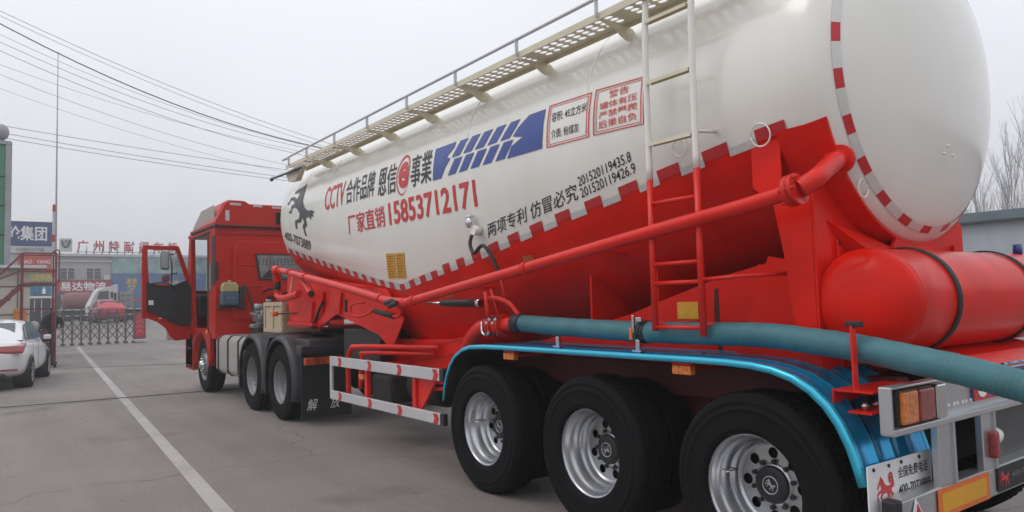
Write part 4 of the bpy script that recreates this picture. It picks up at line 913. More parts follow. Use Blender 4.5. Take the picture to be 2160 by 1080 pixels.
# axles and wheels
mb = MB()
for y in (11.563, 10.251): mb.tube([(3.8, y, .52), (5.4, y, .52)], .1, 12); mb.sphere((4.6, y, .55), .24, 12)
mb.tube([(3.8, 14.72, .50), (5.4, 14.72, .50)], .07, 10); mb.build('axle', DARK, tr)
dw = make_wheel(tr, 'drive_wheel', RIMD)
for i, (y, s_) in enumerate([(y, s_) for y in (11.563, 10.251) for s_ in (0, 1)]):
    o = dw if i == 0 else copy_tree(dw, tr)
    o.location = Vector((WX+.01 if s_ == 0 else 9.2-WX, y, .52))-tr.location
    o.rotation_euler = (random.uniform(0, 6), 0, 0) if s_ == 0 else (random.uniform(0, 6), 0, pi)
fwh = empty('steer_wheel', parent=tr)
mb = MB(); tread_tyre(mb, 0, .29); mb.build('tyre', RUBBER, fwh, local=True)
mb = MB(); mb.lathe([(.022, .296), (.012, .304), (.006, .300), (.02, .285), (.05, .275), (.07, .255), (.06, .23), (.03, .215), (.0, .20), (-.015, .185)], (0, 0, 0), 'X', 56); disc_with_holes(mb, -.015, .1855, .09, 10, .15, .020, 48); mb.build('rim', RIMD, fwh, local=True)
mb = MB(); mb.lathe([(-.015, .092), (-.07, .085), (-.085, .06), (-.088, 0)], (0, 0, 0), 'X', 32)
for k in range(10): a = 2*pi*(k+.5)/10; mb.tube([(-.01, .118*cos(a), .118*sin(a)), (-.055, .118*cos(a), .118*sin(a))], .013, 6)
mb.build('hub_cap', CHROME, fwh, local=True)
for s_ in (0, 1):
    o = fwh if s_ == 0 else copy_tree(fwh, tr)
    o.location = Vector((3.41 if s_ == 0 else 5.79, 14.72, .52))-tr.location; o.rotation_euler = (.3, 0, 0 if s_ == 0 else pi)

# wooden crate behind the cab
cr0 = Vector((4.08, 11.6, 1.18))
wc_ = empty('wooden_crate', cr0, 'pale wooden crate standing on the tractor frame behind the cab', 'crate')
mb = MB(); mb.box((4.10, 11.6, 1.41), (.74, .88, .46), .004); mb.build('crate_body', WOOD, wc_)
mb = MB()
for z in (1.205, 1.62):
    mb.box((4.10, 11.15, z), (.78, .022, .06), .003); mb.box((3.72, 11.6, z), (.022, .90, .06), .003)
for x in (3.75, 4.10, 4.45): mb.box((x, 11.15, 1.41), (.06, .022, .36), .003)
for y in (11.19, 11.6, 12.01): mb.box((3.72, y, 1.41), (.022, .06, .36), .003)
mb.build('batten', WOOD, wc_)
mb = MB(); mb.box((4.1, 11.6, 1.115), (1.0, .9, .10), .01); mb.build('crate_skid', DARK, wc_)
mb = MB(); mb.tube([(3.62, 11.05, 1.47), (3.72, 10.8, 1.475), (3.76, 10.4, 1.48)], .012, 6); st = mb.build('marker_stalk', BLACK, trailer)
mb = MB(); mb.box((3.59, 11.10, 1.47), (.09, .10, .075), .02); mb.build('orange_marker_lamp', ORANGE, st)
# ================================================================== GROUND AND ROAD
G = bpy.data.materials.new('worn_concrete'); G.use_nodes = True
n = G.node_tree; l = n.links.new; b = n.nodes['Principled BSDF']; b.inputs['Roughness'].default_value = .78
t = n.nodes.new('ShaderNodeTexCoord')
def noise(sc, det=6, rough=.6, vec=None):
    q = n.nodes.new('ShaderNodeTexNoise'); q.inputs['Scale'].default_value = sc; q.inputs['Detail'].default_value = det; q.inputs['Roughness'].default_value = rough; l(vec or t.outputs['Object'], q.inputs['Vector']); return q.outputs['Fac']
def ramp_(f, stops):
    q = n.nodes.new('ShaderNodeValToRGB'); l(f, q.inputs[0]); e = q.color_ramp.elements
    e[0].position, e[0].color = stops[0][0], (*stops[0][1], 1); e[1].position, e[1].color = stops[1][0], (*stops[1][1], 1)
    for s_ in stops[2:]: k = e.new(s_[0]); k.color = (*s_[1], 1)
    return q.outputs[0]
def mixc(f, a, c, typ='MIX'):
    q = n.nodes.new('ShaderNodeMixRGB'); q.blend_type = typ
    if isinstance(f, float): q.inputs[0].default_value = f
    else: l(f, q.inputs[0])
    l(a, q.inputs[1]); l(c, q.inputs[2]); return q.outputs[0]
base = ramp_(noise(.35, 8, .65), [(.3, (.188, .165, .153)), (.7, (.262, .233, .219))])
fine = ramp_(noise(38, 6, .7), [(.25, (.70, .70, .70)), (.75, (1.2, 1.2, 1.2))])
base = mixc(1., base, fine, 'MULTIPLY')
sp = ramp_(noise(260, 2, .5), [(.30, (.72, .72, .72)), (.42, (1, 1, 1))]); base = mixc(.7, base, sp, 'MULTIPLY')
mp = n.nodes.new('ShaderNodeMapping'); mp.inputs['Rotation'].default_value = (0, 0, .08); mp.inputs['Scale'].default_value = (1.6, .10, 1); l(t.outputs['Object'], mp.inputs[0])
tr_ = ramp_(noise(1.1, 5, .6, mp.outputs[0]), [(.38, (.86, .85, .84)), (.58, (1.03, 1.02, 1.01))]); base = mixc(.8, base, tr_, 'MULTIPLY')
stain = ramp_(noise(.9, 7, .7), [(.62, (1, 1, 1)), (.74, (.70, .68, .66))]); base = mixc(.8, base, stain, 'MULTIPLY')
vo = n.nodes.new('ShaderNodeTexVoronoi'); vo.feature = 'DISTANCE_TO_EDGE'; vo.inputs['Scale'].default_value = .22
dn = n.nodes.new('ShaderNodeTexNoise'); dn.inputs['Scale'].default_value = 1.3; dn.inputs['Detail'].default_value = 6; l(t.outputs['Object'], dn.inputs['Vector'])
dv_ = n.nodes.new('ShaderNodeVectorMath'); dv_.operation = 'MULTIPLY_ADD'; dv_.inputs[1].default_value = (.9, .9, .9); l(dn.outputs['Color'], dv_.inputs[0]); l(t.outputs['Object'], dv_.inputs[2]); l(dv_.outputs[0], vo.inputs['Vector'])
crack = ramp_(vo.outputs['Distance'], [(.0, (.45, .43, .42)), (.0022, (1, 1, 1))]); base = mixc(.75, base, crack, 'MULTIPLY')
oil = ramp_(noise(.55, 3, .5), [(.62, (1, 1, 1)), (.72, (.62, .59, .57))]); base = mixc(.85, base, oil, 'MULTIPLY')
spot = ramp_(noise(7, 2, .4), [(.70, (1, 1, 1)), (.78, (.62, .60, .58))]); base = mixc(.7, base, spot, 'MULTIPLY')
chip = ramp_(noise(55, 1, .3), [(.66, (1, 1, 1)), (.74, (1.35, 1.33, 1.3))]); base = mixc(.6, base, chip, 'MULTIPLY')
l(base, b.inputs['Base Color'])
bp = n.nodes.new('ShaderNodeBump'); bp.inputs['Strength'].default_value = .25; bp.inputs['Distance'].default_value = .01; l(noise(90, 5), bp.inputs['Height']); l(bp.outputs[0], b.inputs['Normal'])
def hgt(y): return lerp(y, [41.5, 52], [0, .85])
mb = MB()
yrows = [-260, -60, 0, 20, 41.5, 44, 47, 50, 52, 70, 120, 400]
mb.grid([[(x, y, hgt(y)) for x in (-300, -60, -10, 0, 5, 10, 20, 60, 300)] for y in yrows], smooth=True)
g_ = mb.build('ground', G); tag(g_, 'grey worn concrete yard with stains', 'ground', kind='structure')
PAINT = mat('worn_white_road_paint', (.40, .385, .37), .7, var=.08, scale=14, dirt=.55, dcol=(.22, .20, .19), dscale=1.1)
JOINT = mat('dark_joint_filler', (.06, .042, .038), .8, var=.4, scale=6)
mb = MB(); a0, a1 = Vector((1.47, 5.0, .004)), Vector((3.52, 38.8, .004)); d_ = (a1-a0).normalized(); s_ = Vector((d_.y, -d_.x, 0))*.068
for k in range(40):
    p, q = a0+(a1-a0)*(k/40), a0+(a1-a0)*((k+1)/40); mb.quad(p-s_, p+s_, q+s_, q-s_)
p, q = Vector((1.2, 1.0, .004)), a0; mb.quad(p-s_, p+s_, q+s_, q-s_)
tag(mb.build('lane_line', PAINT), 'worn white painted line running across the yard to the gate', 'line', kind='structure')
def joint(name, p, q, w, m_, wob=.01):
    mb = MB(); p, q = Vector(p), Vector(q); d = (q-p).normalized(); s = Vector((-d.y, d.x, 0)); N = 40; A, B = [], []
    for k in range(N+1):
        c = p+(q-p)*(k/N); ww = w*(.7+.6*random.random())*.5; o = random.uniform(-wob, wob)
        A.append(c+s*(ww+o)); B.append(c-s*(ww-o))
    mb.grid([A, B]); return tag(mb.build(name, m_), None, 'joint', kind='structure')
joint('expansion_joint', (-8, 15.9, .006), (9, 14.35, .006), .13, JOINT)['label'] = 'dark expansion joint beside the truck front wheel'
joint('pale_joint_edge', (-8, 15.70, .005), (1.9, 14.82, .005), .06, mat('pale_cement', (.30, .28, .27), .8), .015)['label'] = 'pale cement strip along the near joint'
joint('expansion_joint', (-4, 26.6, .006), (9, 21.0, .006), .09, JOINT)['label'] = 'dark expansion joint further back in the yard'
joint('pale_joint_edge', (.9, 20.05, .005), (3.4, 21.4, .005), .07, MATS['pale_cement'], .015)['label'] = 'pale cement strip beside the parked white car'
mb = MB(); mb.grid([[(x, y, .862) for x in (-80, 0, 30, 120)] for y in (53, 60, 73)]); tag(mb.build('road', mat('pale_road', (.22, .21, .205), .8, var=.1)), 'pale public road beyond the gate', 'road', kind='structure')

# ================================================================== GATE
GREYM = mat('gate_steel', (.115, .105, .11), .4, metal=.3, var=.1); DKRED = mat('dark_red_steel', (.17, .03, .04), .45, dirt=.3, var=.15)
ga, gb = Vector((1.2, 40.4, 0)), Vector((6.02, 40.0, 0))
gate = empty('folding_gate', ga, 'silver folding lattice gate across the yard exit on small wheels', 'gate')
NP = 14; pos = [ga+(gb-ga)*(k/(NP-1)) for k in range(NP)]
for p in pos:
    mb = MB(); mb.box(p+Vector((0, 0, .85)), (.07, .16, 1.55), .012); mb.box(p+Vector((0, 0, 1.66)), (.13, .36, .07), .02); mb.box(p+Vector((0, -.2, .07)), (.16, .12, .10), .03); mb.box(p+Vector((0, .2, .07)), (.16, .12, .10), .03); mb.build('gate_post', GREYM, gate)
for p, q in zip(pos, pos[1:]):
    mb = MB()
    for i, z in enumerate((.25, .65, 1.05)):
        for (za, zb) in ((z, z+.40), (z+.40, z)): mb.bar(p+Vector((.03, -.06, za)), q+Vector((-.03, -.06, zb)), .025, .04)
    mb.bar(p+Vector((0, -.05, 1.50)), q+Vector((0, -.05, 1.50)), .03, .04)
    mb.build('lattice_bay', GREYM, gate)
mb = MB(); mb.box((6.25, 39.95, .78), (.5, .5, 1.30), .03); mb.box((6.25, 39.7, 1.46), (.42, .05, .05), .01); hd = mb.build('gate_motor_head', mat('maroon_gate_box', (.28, .05, .06), .4), gate)
mb = MB(); mb.box((6.22, 39.69, .82), (.36, .012, .95)); mb.build('chevron_panel', TAPE_R, hd)
mb = MB()
for k in range(4): mb.prism([(6.06, .45+.24*k), (6.22, .58+.24*k), (6.38, .45+.24*k), (6.38, .52+.24*k), (6.22, .65+.24*k), (6.06, .52+.24*k)], 'xz', 39.678, 39.682)
mb.build('chevron', mat('faded_pink', (.40, .16, .17), .5), hd)
mb = MB(); mb.box((6.25, 39.9, .12), (.56, .6, .12), .03); mb.build('gate_bumper', ALUW, hd)
mb = MB(); mb.box((8.0, 41.4, .62), (.45, .4, 1.25), .02); mb.box((8.0, 41.4, 1.28), (.52, .48, .08), .02); tag(mb.build('gate_pillar', mat('pale_red_pillar', (.34, .18, .17), .7), loc=(8.0, 41.4, 0)), 'short pinkish gate pillar below the open truck door', 'pillar')
# raised barrier arm
bx = Vector((2.36, 36.0, 0))
ba = empty('barrier_arm', bx, 'white barrier arm with red bands standing raised upright beside the gate', 'barrier')
mb = MB(); mb.box(bx+Vector((0, 0, .5)), (.3, .35, 1.0), .02); mb.build('barrier_cabinet', ALUW, ba)
mb = MB(); mb.box(bx+Vector((0, 0, 3.5)), (.10, .06, 5.2), .01); arm = mb.build('arm', mat('white_arm', (.55, .55, .57), .5), ba)
for z in (5.98, 4.7, 3.2, 2.0): mb = MB(); mb.box(bx+Vector((0, 0, z)), (.108, .066, .30)); mb.build('red_band', TAPE_R, arm)
mb = MB(); mb.tube([(3.05, 45, .1), (3.05, 45, 9.0), (3.05, 45, 15.5)], [.06, .04, .02], 8); tag(mb.build('slender_mast', mat('mast_grey', (.35, .35, .38), .5), loc=(3.05, 45, 0)), 'very tall slender grey mast rising above the signboards', 'mast')

# ================================================================== GATEHOUSE (left edge)
gh = empty('gatehouse', (-1.6, 31.5, 0), 'cream gatehouse with a flat canopy under a green panelled upper storey', 'building')
CREAMW = mat('cream_wall', (.50, .46, .40), .8, var=.06, dirt=.25, dcol=(.35, .31, .27)); GREENP = mat('green_panel', (.055, .21, .12), .35, var=.08, dirt=.2, dcol=(.10, .2, .14))
mb = MB(); mb.box((-1.5, 31.6, 1.55), (5.6, 3.2, 3.1)); mb.build('wall', CREAMW, gh)
mb = MB(); mb.box((-1.3, 31.6, 3.16), (6.1, 4.0, .10), .01); mb.build('canopy', ALUW, gh)
mb = MB(); mb.box((-1.9, 31.6, 5.3), (5.1, 3.2, 4.15)); mb.build('green_storey', GREENP, gh)
mb = MB()
for z in (4.25, 5.25, 6.25): mb.box((-1.9, 29.99, z), (5.1, .02, .04))
for x in (-3.2, -1.9, -.6): mb.box((x, 29.99, 5.3), (.04, .02, 4.1))
mb.build('panel_joint', DARK, gh)
mb = MB(); mb.box((.68, 31.6, 5.3), (.10, 3.3, 4.3)); mb.box((.62, 29.97, 5.3), (.14, .05, 4.3)); mb.box((-1.9, 29.97, 7.42), (5.2, .08, .12)); mb.build('corner_trim', mat('grey_trim', (.33, .33, .36), .5), gh)
mb = MB()
for z in (2.5, 1.55): mb.box((-1.5, 29.98, z), (5.6, .02, .03))
for x in (-1.0, .1, .95): mb.box((x, 29.98, 1.9), (.03, .02, 2.4))
mb.build('wall_joint', mat('brown_joint', (.14, .07, .06), .7), gh)
mb = MB(); mb.box((1.02, 29.975, 1.3), (.36, .012, .9)); gp_ = mb.build('orange_notice', mat('orange_notice', (.62, .20, .03), .5, var=.15), gh)
mb = MB()
for k in range(6): mb.box((.9+.05*k, 29.966, 1.6), (.03, .004, .05))
mb.box((1.02, 29.967, 1.02), (.32, .004, .12)); mb.build('notice_band', mat('notice_red', (.5, .04, .03), .5), gp_)
mb = MB(); mb.sphere((.40, 30.4, 7.85), .26, 14, (1, 1, 1.15)); mb.tube([(.40, 30.4, 7.4), (.40, 30.4, 7.65)], .06, 8); lp = mb.build('roof_lamp', mat('grey_lamp', (.32, .31, .33), .4, dirt=.4), None, loc=(.4, 30.4, 7.45)); tag(lp, 'grey globe lamp on top of the green panelled storey', 'lamp')

# ================================================================== ROLLING STAIR PLATFORM
ys_ = 24.9
stp = empty('stair_platform', (1.3, 25.3, 0), 'dark red tubular steel stair platform with handrails and castors', 'platform')
mb = MB()
for x in (1.70, .90):
    for y in (24.9, 25.9): mb.bar((x, y, .14), (x, y, 3.32 if x > 1 else 2.46), .042)
mb.bar((.90, 24.9, 2.4), (.90, 24.9, 3.3), .04); mb.bar((.9, 25.9, 2.4), (.9, 25.9, 3.3), .04)
mb.build('upright', DKRED, stp)
mb = MB(); mb.box((1.3, 25.4, 2.42), (.9, 1.08, .07), .005); mb.build('deck', DKRED, stp)
mb = MB()
for y in (24.9, 25.9):
    for z in (3.30, 2.82): mb.bar((.9, y, z), (1.70, y, z), .035)
    mb.tube(smooth_path([(1.62, y, 3.32), (1.70, y, 3.40), (1.78, y, 3.36), (1.78, y, 3.2), (1.78, y, 2.45)], 4), .02, 6)
    mb.bar((.9, y, 3.30), (-1.1, y, 1.0), .035); mb.bar((.9, y, 2.82), (.2, y, 2.5), .025)
for z in (3.30, 2.82): mb.bar((1.70, 24.9, z), (1.70, 25.9, z), .035)
for z in (.95, 1.7): mb.bar((1.70, 24.9, z), (1.70, 25.9, z), .04); mb.bar((.9, 25.9, z), (1.70, 25.9, z), .04)
mb.build('guard_rail', DKRED, stp)
mb = MB()
for y in (24.95, 25.85): mb.bar((.92, y, 2.42), (-1.15, y, .18), .05, .13)
mb.build('stringer', DKRED, stp)
for k in range(8): mb = MB(); f = (k+.6)/8; mb.box((.92-2.07*f, 25.4, 2.42-2.24*f), (.24, .9, .03)); mb.build('step', DKRED, stp)
for x in (1.70, .90):
    for y in (24.9, 25.9):
        mb = MB(); mb.tube([(x-.03, y, .08), (x+.03, y, .08)], .08, 12); mb.box((x, y, .13), (.11, .11, .06), .01); mb.build('castor', DARK, stp)

# ================================================================== PARKED WHITE CAR
def make_car(root, paint, sedan=True, glass_m=None):
    """local frame: +Y forward, origin on the ground at the middle"""
    glass_m = glass_m or CARGLASS
    Lh = 2.28
    # stations: y, bottom, belt, half width at sill, half width at belt
    ST = [(-2.28, .42, .72, .60, .62), (-2.20, .32, .94, .74, .74), (-2.0, .26, 1.02, .83, .80), (-1.6, .24, 1.02, .88, .84), (-.9, .22, .97, .895, .87), (0, .22, .93, .895, .88), (.9, .22, .92, .89, .87), (1.35, .24, .90, .88, .83), (1.8, .26, .82, .84, .76), (2.12, .30, .70, .74, .66), (2.26, .40, .58, .58, .56)]
    mb = MB(); rows = []
    for (y, zb, zt, ws, wb) in ST:
        zm = zb+(zt-zb)*.45; cr_ = .045
        half = [(0, zb), (ws*.8, zb), (ws*.97, zb+.06), (ws+.012, zm), (wb+.018, zt-.16), (wb-.03, zt-.03), (wb*.80, zt+.01), (wb*.4, zt+cr_*.7), (0, zt+cr_)]
        rows.append([(x, y, z) for x, z in half]+[(-x, y, z) for x, z in half[-2:0:-1]])
    R = mb.grid(rows, closed=True); mb._f(R[0]); mb._f(R[-1][::-1])
    body = mb.build('body', paint, root, local=True)
    md = body.modifiers.new('smooth', 'SUBSURF'); md.levels = 2; md.render_levels = 2
    # greenhouse
    GH = [(-1.72, 1.00, .02, .74), (-1.45, 1.00, .16, .72), (-.95, .97, .40, .64), (-.5, .95, .49, .60), (0, .94, .51, .59), (.3, .93, .49, .59), (.75, .93, .30, .66), (1.25, .90, .02, .74)]
    rows = []
    for y, z0, h, w in GH:
        wb = .80 if h > .3 else .78
        half = [(wb, z0-.05), (wb*.98, z0+.02), (w+(.8-w)*.35, z0+h*.55), (w+.02, z0+h*.86), (w*.86, z0+h*.97), (w*.4, z0+h+.015), (0, z0+h+.02)]
        rows.append([(x, y, z) for x, z in half]+[(-x, y, z) for x, z in half[-2::-1]])
    mb = MB(); mb.grid(rows); cabn = mb.build('roof', paint, root, local=True)
    md = cabn.modifiers.new('smooth', 'SUBSURF'); md.levels = 2; md.render_levels = 2
    for s_ in (-1, 1):
        for poly in ([(-1.30, 1.03), (-.92, 1.30), (-.42, 1.375), (-.40, 1.0), (-.9, 1.01)], [(-.34, 1.0), (-.36, 1.38), (.10, 1.385), (.42, 1.32), (.82, 1.06), (.85, 1.0)]):
            mb = MB(); vs = []
            for y, z in poly:
                f = (z-.95)/.45; vs.append((s_*(.80-.165*max(0, f)**1.1+.012), y, z))
            mb._f([mb.bm.verts.new(v) for v in vs]); mb.build('side_window', glass_m, root, local=True, solid=.008)
        mb = MB(); mb.box((s_*.94, .72, 1.0), (.16, .10, .11), .03); mb.build('wing_mirror', paint, root, local=True)
        mb = MB(); mb.prism([(-2.262, .80), (-2.20, .915), (-1.95, .955), (-1.74, .965), (-1.92, .88), (-2.1, .80), (-2.25, .76)], 'yz', s_*.42, s_*.862, .015); mb.build('tail_light', LENSR, root, local=True)
        mb = MB(); mb.box((s_*.62, -2.245, .43), (.30, .03, .035), .006); mb.build('rear_reflector', LENSR, root, local=True)
        mb = MB(); mb.prism([(1.75, .66), (2.16, .60), (2.10, .70), (1.72, .80)], 'yz', s_*.55, s_*.80, .02); mb.build('headlight', CHROME, root, local=True)
        for y in (-.72, .28): mb = MB(); mb.box((s_*.892, y, .82), (.02, .17, .025), .006); mb.build('door_handle', paint, root, local=True)
        mb = MB()
        for y in (-.38, .92, -1.2): mb.box((s_*.900, y, .62), (.004, .008, .62))
        mb.build('door_gap', DARK, root, local=True)
    mb = MB(); mb.quad((-.62, -1.62, 1.055), (.62, -1.62, 1.055), (.54, -.98, 1.375), (-.54, -.98, 1.375)); mb.build('rear_windscreen', glass_m, root, local=True, solid=.01)
    mb = MB(); mb.quad((-.64, 1.16, 1.0), (.64, 1.16, 1.0), (.55, .45, 1.39), (-.55, .45, 1.39)); mb.build('front_windscreen', glass_m, root, local=True, solid=.01)
    mb = MB(); mb.box((0, -2.28, .56), (.50, .02, .13)); mb.build('number_plate', BLUETXT, root, local=True)
    mb = MB(); mb.box((0, -2.19, .29), (1.1, .2, .14), .04); mb.build('rear_diffuser', BLACK, root, local=True)
    for y in (-1.33, 1.36):
        for s_ in (-1, 1): mb = MB(); mb.lathe([(s_*.60, .35), (s_*.908, .36), (s_*.908, .0)], (0, y, .335), 'X', 28); mb.build('wheel_arch', BLACK, root, local=True)
        for s_ in (-1, 1):
            w = empty('wheel', (s_*.80, y, .325), parent=root)
            mb = MB(); mb.lathe([(s_*-.1, .21), (s_*-.1, .31), (s_*-.07, .325), (s_*.09, .325), (s_*.115, .31), (s_*.12, .225), (s_*.10, .215)], (0, 0, 0), 'X', 32); mb.build('tyre', RUBBER, w, local=True)
            mb = MB(); mb.lathe([(s_*.115, .225), (s_*.105, .205), (s_*.05, .20)], (0, 0, 0), 'X', 32)
            for k in range(7):
                a = 2*pi*k/7; ca, sa = cos(a), sin(a)
                mb.bar((s_*.09, .04*ca, .04*sa), (s_*.105, .208*ca, .208*sa), .05, .02)
            mb.lathe([(s_*.11, .06), (s_*.115, 0)], (0, 0, 0), 'X', 14); mb.lathe([(s_*.03, .2), (s_*.03, 0)], (0, 0, 0), 'X', 20); mb.build('rim', RIM, w, local=True)
wcar = empty('parked_car', (0.22, 20.45, 0), 'white saloon car parked with its tail lights towards us beside the stair platform', 'car'); wcar.rotation_euler = (0, 0, -radians(10))
make_car(wcar, WHITECAR)
rcar = empty('red_car', (6.62, 54.8, .862), 'small red car on the road behind the folding gate', 'car'); rcar.rotation_euler = (0, 0, radians(1))
make_car(rcar, mat('red_car_paint', (.50, .02, .04), .4, coat=.1), glass_m=mat('black_car_glass', (.015, .015, .018), .4, spec=.3))

# ================================================================== PERSON AND SCOOTER
def person():
    V = [(1.62, 26.3, .92), (1.66, 26.22, 1.18), (1.70, 26.12, 1.42), (1.72, 26.05, 1.52), (1.735, 26.0, 1.60), (1.74, 25.98, 1.70),
         (1.54, 26.3, .88), (1.53, 26.25, .48), (1.53, 26.34, .08), (1.53, 26.2, .04), (1.71, 26.3, .88), (1.72, 26.28, .48), (1.72, 26.42, .08), (1.72, 26.28, .04),
         (1.50, 26.14, 1.40), (1.42, 26.0, 1.16), (1.40, 25.78, 1.08), (1.90, 26.14, 1.40), (1.96, 26.0, 1.18), (1.92, 25.80, 1.10)]
    E_ = [(0,1),(1,2),(2,3),(3,4),(4,5),(0,6),(6,7),(7,8),(8,9),(0,10),(10,11),(11,12),(12,13),(2,14),(14,15),(15,16),(2,17),(17,18),(18,19)]
    Rr = [.15,.15,.17,.07,.085,.09,.10,.075,.05,.045,.10,.075,.05,.045,.075,.058,.042,.075,.058,.042]
    me = bpy.data.meshes.new('person'); me.from_pydata([Vector(v)-Vector((1.62, 26.25, 0)) for v in V], E_, []); o = bpy.data.objects.new('person', me); COL.objects.link(o); o.location = (1.62, 26.25, 0)
    md = o.modifiers.new('skin', 'SKIN'); 
    for i, r in enumerate(Rr): me.skin_vertices[0].data[i].radius = (r, r)
    me.skin_vertices[0].data[0].use_root = True; md.use_smooth_shade = True
    sb = o.modifiers.new('sub', 'SUBSURF'); sb.levels = 2; sb.render_levels = 2
    me.materials.append(mat('dark_clothing', (.018, .018, .024), .85)); return o
pe = tag(person(), 'person in dark clothes bending forward behind the white car', 'person')
mb = MB(); mb.sphere((1.738, 25.97, 1.66), .105, 12, (.9, 1, 1.15)); mb.build('hair', DARK, pe)
mb = MB(); mb.sphere((1.40, 25.74, 1.07), .045, 8, (.8, 1.2, .7)); mb.sphere((1.92, 25.76, 1.09), .045, 8, (.8, 1.2, .7)); mb.sphere((1.742, 25.885, 1.66), .075, 10, (.85, .5, 1.2)); mb.build('skin', mat('skin', (.36, .2, .14), .6), pe)
sc_ = empty('scooter', (1.45, 25.3, 0), 'dark electric scooter standing between the white car and the stair platform', 'scooter')
for y in (24.75, 25.95): mb = MB(); mb.lathe([(-.05, .16), (-.05, .23), (.05, .23), (.05, .16)], (1.42, y, .23), 'X', 20); mb.build('wheel', RUBBER, sc_)
mb = MB(); mb.box((1.42, 25.3, .36), (.28, .8, .12), .03); mb.box((1.42, 24.95, .62), (.3, .5, .32), .06); mb.prism([(25.65, .35), (25.9, .4), (25.8, 1.05), (25.7, 1.05)], 'yz', 1.27, 1.57, .03); mb.build('scooter_body', mat('scooter_maroon', (.09, .02, .03), .3, coat=.4), sc_)
mb = MB(); mb.box((1.42, 24.98, .83), (.28, .62, .10), .04); mb.build('saddle', BLACK, sc_)
mb = MB(); mb.tube([(1.12, 25.62, 1.08), (1.42, 25.74, 1.06), (1.72, 25.62, 1.08)], .018, 6); mb.box((1.42, 25.75, 1.02), (.2, .1, .14), .03); mb.build('handlebar', DARK, sc_)
mb = MB(); mb.sphere((1.22, 25.6, 1.22), .13, 12); tag(mb.build('helmet', mat('pale_helmet', (.42, .42, .44), .3), loc=(1.22, 25.6, 1.1)), 'pale grey helmet hanging on the scooter handlebar', 'helmet')

# ================================================================== SIGN-COVERED BUILDINGS ACROSS THE ROAD
sb_ = empty('signboard_block', (2.2, 52, .85), 'narrow block covered with blue, red and yellow sign panels beside the barrier arm', 'building')
WALLP = mat('pale_render', (.46, .45, .44), .8, var=.06, dirt=.2)
mb = MB(); mb.box((1.2, 53, 3.6), (4.2, 5, 5.6)); mb.box((1.2, 53, 6.6), (4.2, 4.8, .6)); mb.build('wall', WALLP, sb_)
def panel(name, x0, x1, z0, z1, y, m_, par): mb = MB(); mb.box(((x0+x1)/2, y, (z0+z1)/2), (x1-x0, .08, z1-z0)); return mb.build(name, m_, par)
p1_ = panel('blue_sign', -.4, 3.22, 5.50, 6.90, 50.45, mat('faded_blue_sign', (.055, .08, .20), .5), sb_)
mb = MB(); sign_text(mb, '轮集团', rect_fn((1.0, 50.40, 5.78), (1.98, 0, 0), (0, 0, .86)), .02); mb.build('sign_lettering', WHITETXT, p1_, recalc=False)
p2_ = panel('number_band', -.4, 3.22, 5.06, 5.46, 50.45, mat('pale_band', (.50, .50, .52), .6), sb_)
mb = MB(); sign_text(mb, '13588787788', rect_fn((1.5, 50.40, 5.15), (1.35, 0, 0), (0, 0, .20)), .0); mb.build('sign_lettering', GREYTXT, p2_, recalc=False)
p3_ = panel('red_sign', 1.6, 3.25, 3.92, 5.02, 50.43, mat('salmon_red_sign', (.50, .085, .07), .6), sb_)
mb = MB(); sign_text(mb, 'HAO   YANG', rect_fn((1.75, 50.38, 4.45), (1.4, 0, 0), (0, 0, .22)), .01); mb.build('sign_lettering', WHITETXT, p3_, recalc=False)
panel('yellow_sign', 1.9, 3.25, 3.42, 3.86, 50.43, mat('olive_yellow_sign', (.42, .36, .13), .6, var=.3, scale=9), sb_)
panel('teal_band', 1.9, 3.25, 3.28, 3.40, 50.43, mat('teal_band', (.10, .22, .25), .6), sb_)
p4_ = panel('blue_poster', 2.05, 3.22, 2.62, 3.26, 50.43, mat('blue_poster', (.06, .20, .34), .5, var=.3, scale=4), sb_)
mb = MB(); mb.lathe([(0, .09), (.25, .09), (.32, .04), (.38, .04), (.38, 0)], (2.85, 50.36, 2.68), 'Z', 12); mb.build('bottle_picture', WHITETXT, p4_)
panel('white_lintel', 2.0, 3.25, 2.44, 2.56, 50.43, WHITETXT, sb_)
panel('shop_front', 2.05, 3.2, .9, 2.4, 50.43, DKGLASS, sb_)
mb = MB()
for x in (2.4, 2.75): mb.box((x, 50.37, 1.6), (.05, .03, 1.5))
mb.build('shop_mullion', ALUW, sb_)

mb_ = empty('shop_building', (10, 76, .85), 'long grey two-storey shop building with red rooftop characters', 'building')
GREYW = mat('grey_render', (.38, .375, .38), .8, var=.05, dirt=.2)
mb = MB(); mb.box((14, 79, 3.7), (22, 8, 5.8)); mb.build('wall', GREYW, mb_)
mb = MB(); mb.box((14, 78.9, 6.64), (22.4, 8.4, .22)); mb.box((14, 74.92, 6.1), (22.2, .12, .12)); mb.build('roof_cornice', mat('light_cornice', (.48, .48, .49), .7), mb_)
WFRAME = mat('window_frame_white', (.5, .5, .5), .5)
for x0, x1 in ((5.4, 6.55), (7.42, 8.6), (3.3, 4.5)):
    f_ = None; mb = MB(); mb.box(((x0+x1)/2, 74.98, 5.0), (x1-x0, .10, 1.08)); f_ = mb.build('window', WFRAME, mb_)
    mb = MB()
    for k in range(2):
        w_ = (x1-x0)/2; mb.box((x0+w_*(k+.5), 74.92, 4.84), (w_-.08, .03, .68)); mb.box((x0+w_*(k+.5), 74.92, 5.34), (w_-.08, .03, .26))
    mb.build('pane', DKGLASS, f_)
mb = MB(); mb.box((9.0, 74.8, 4.62), (.5, .3, .4), .03); mb.build('air_conditioner', ALUW, mb_)
p5_ = panel('red_shop_sign', 3.0, 9.35, 3.28, 4.42, 74.9, mat('dull_red_sign', (.33, .03, .05), .5), mb_)
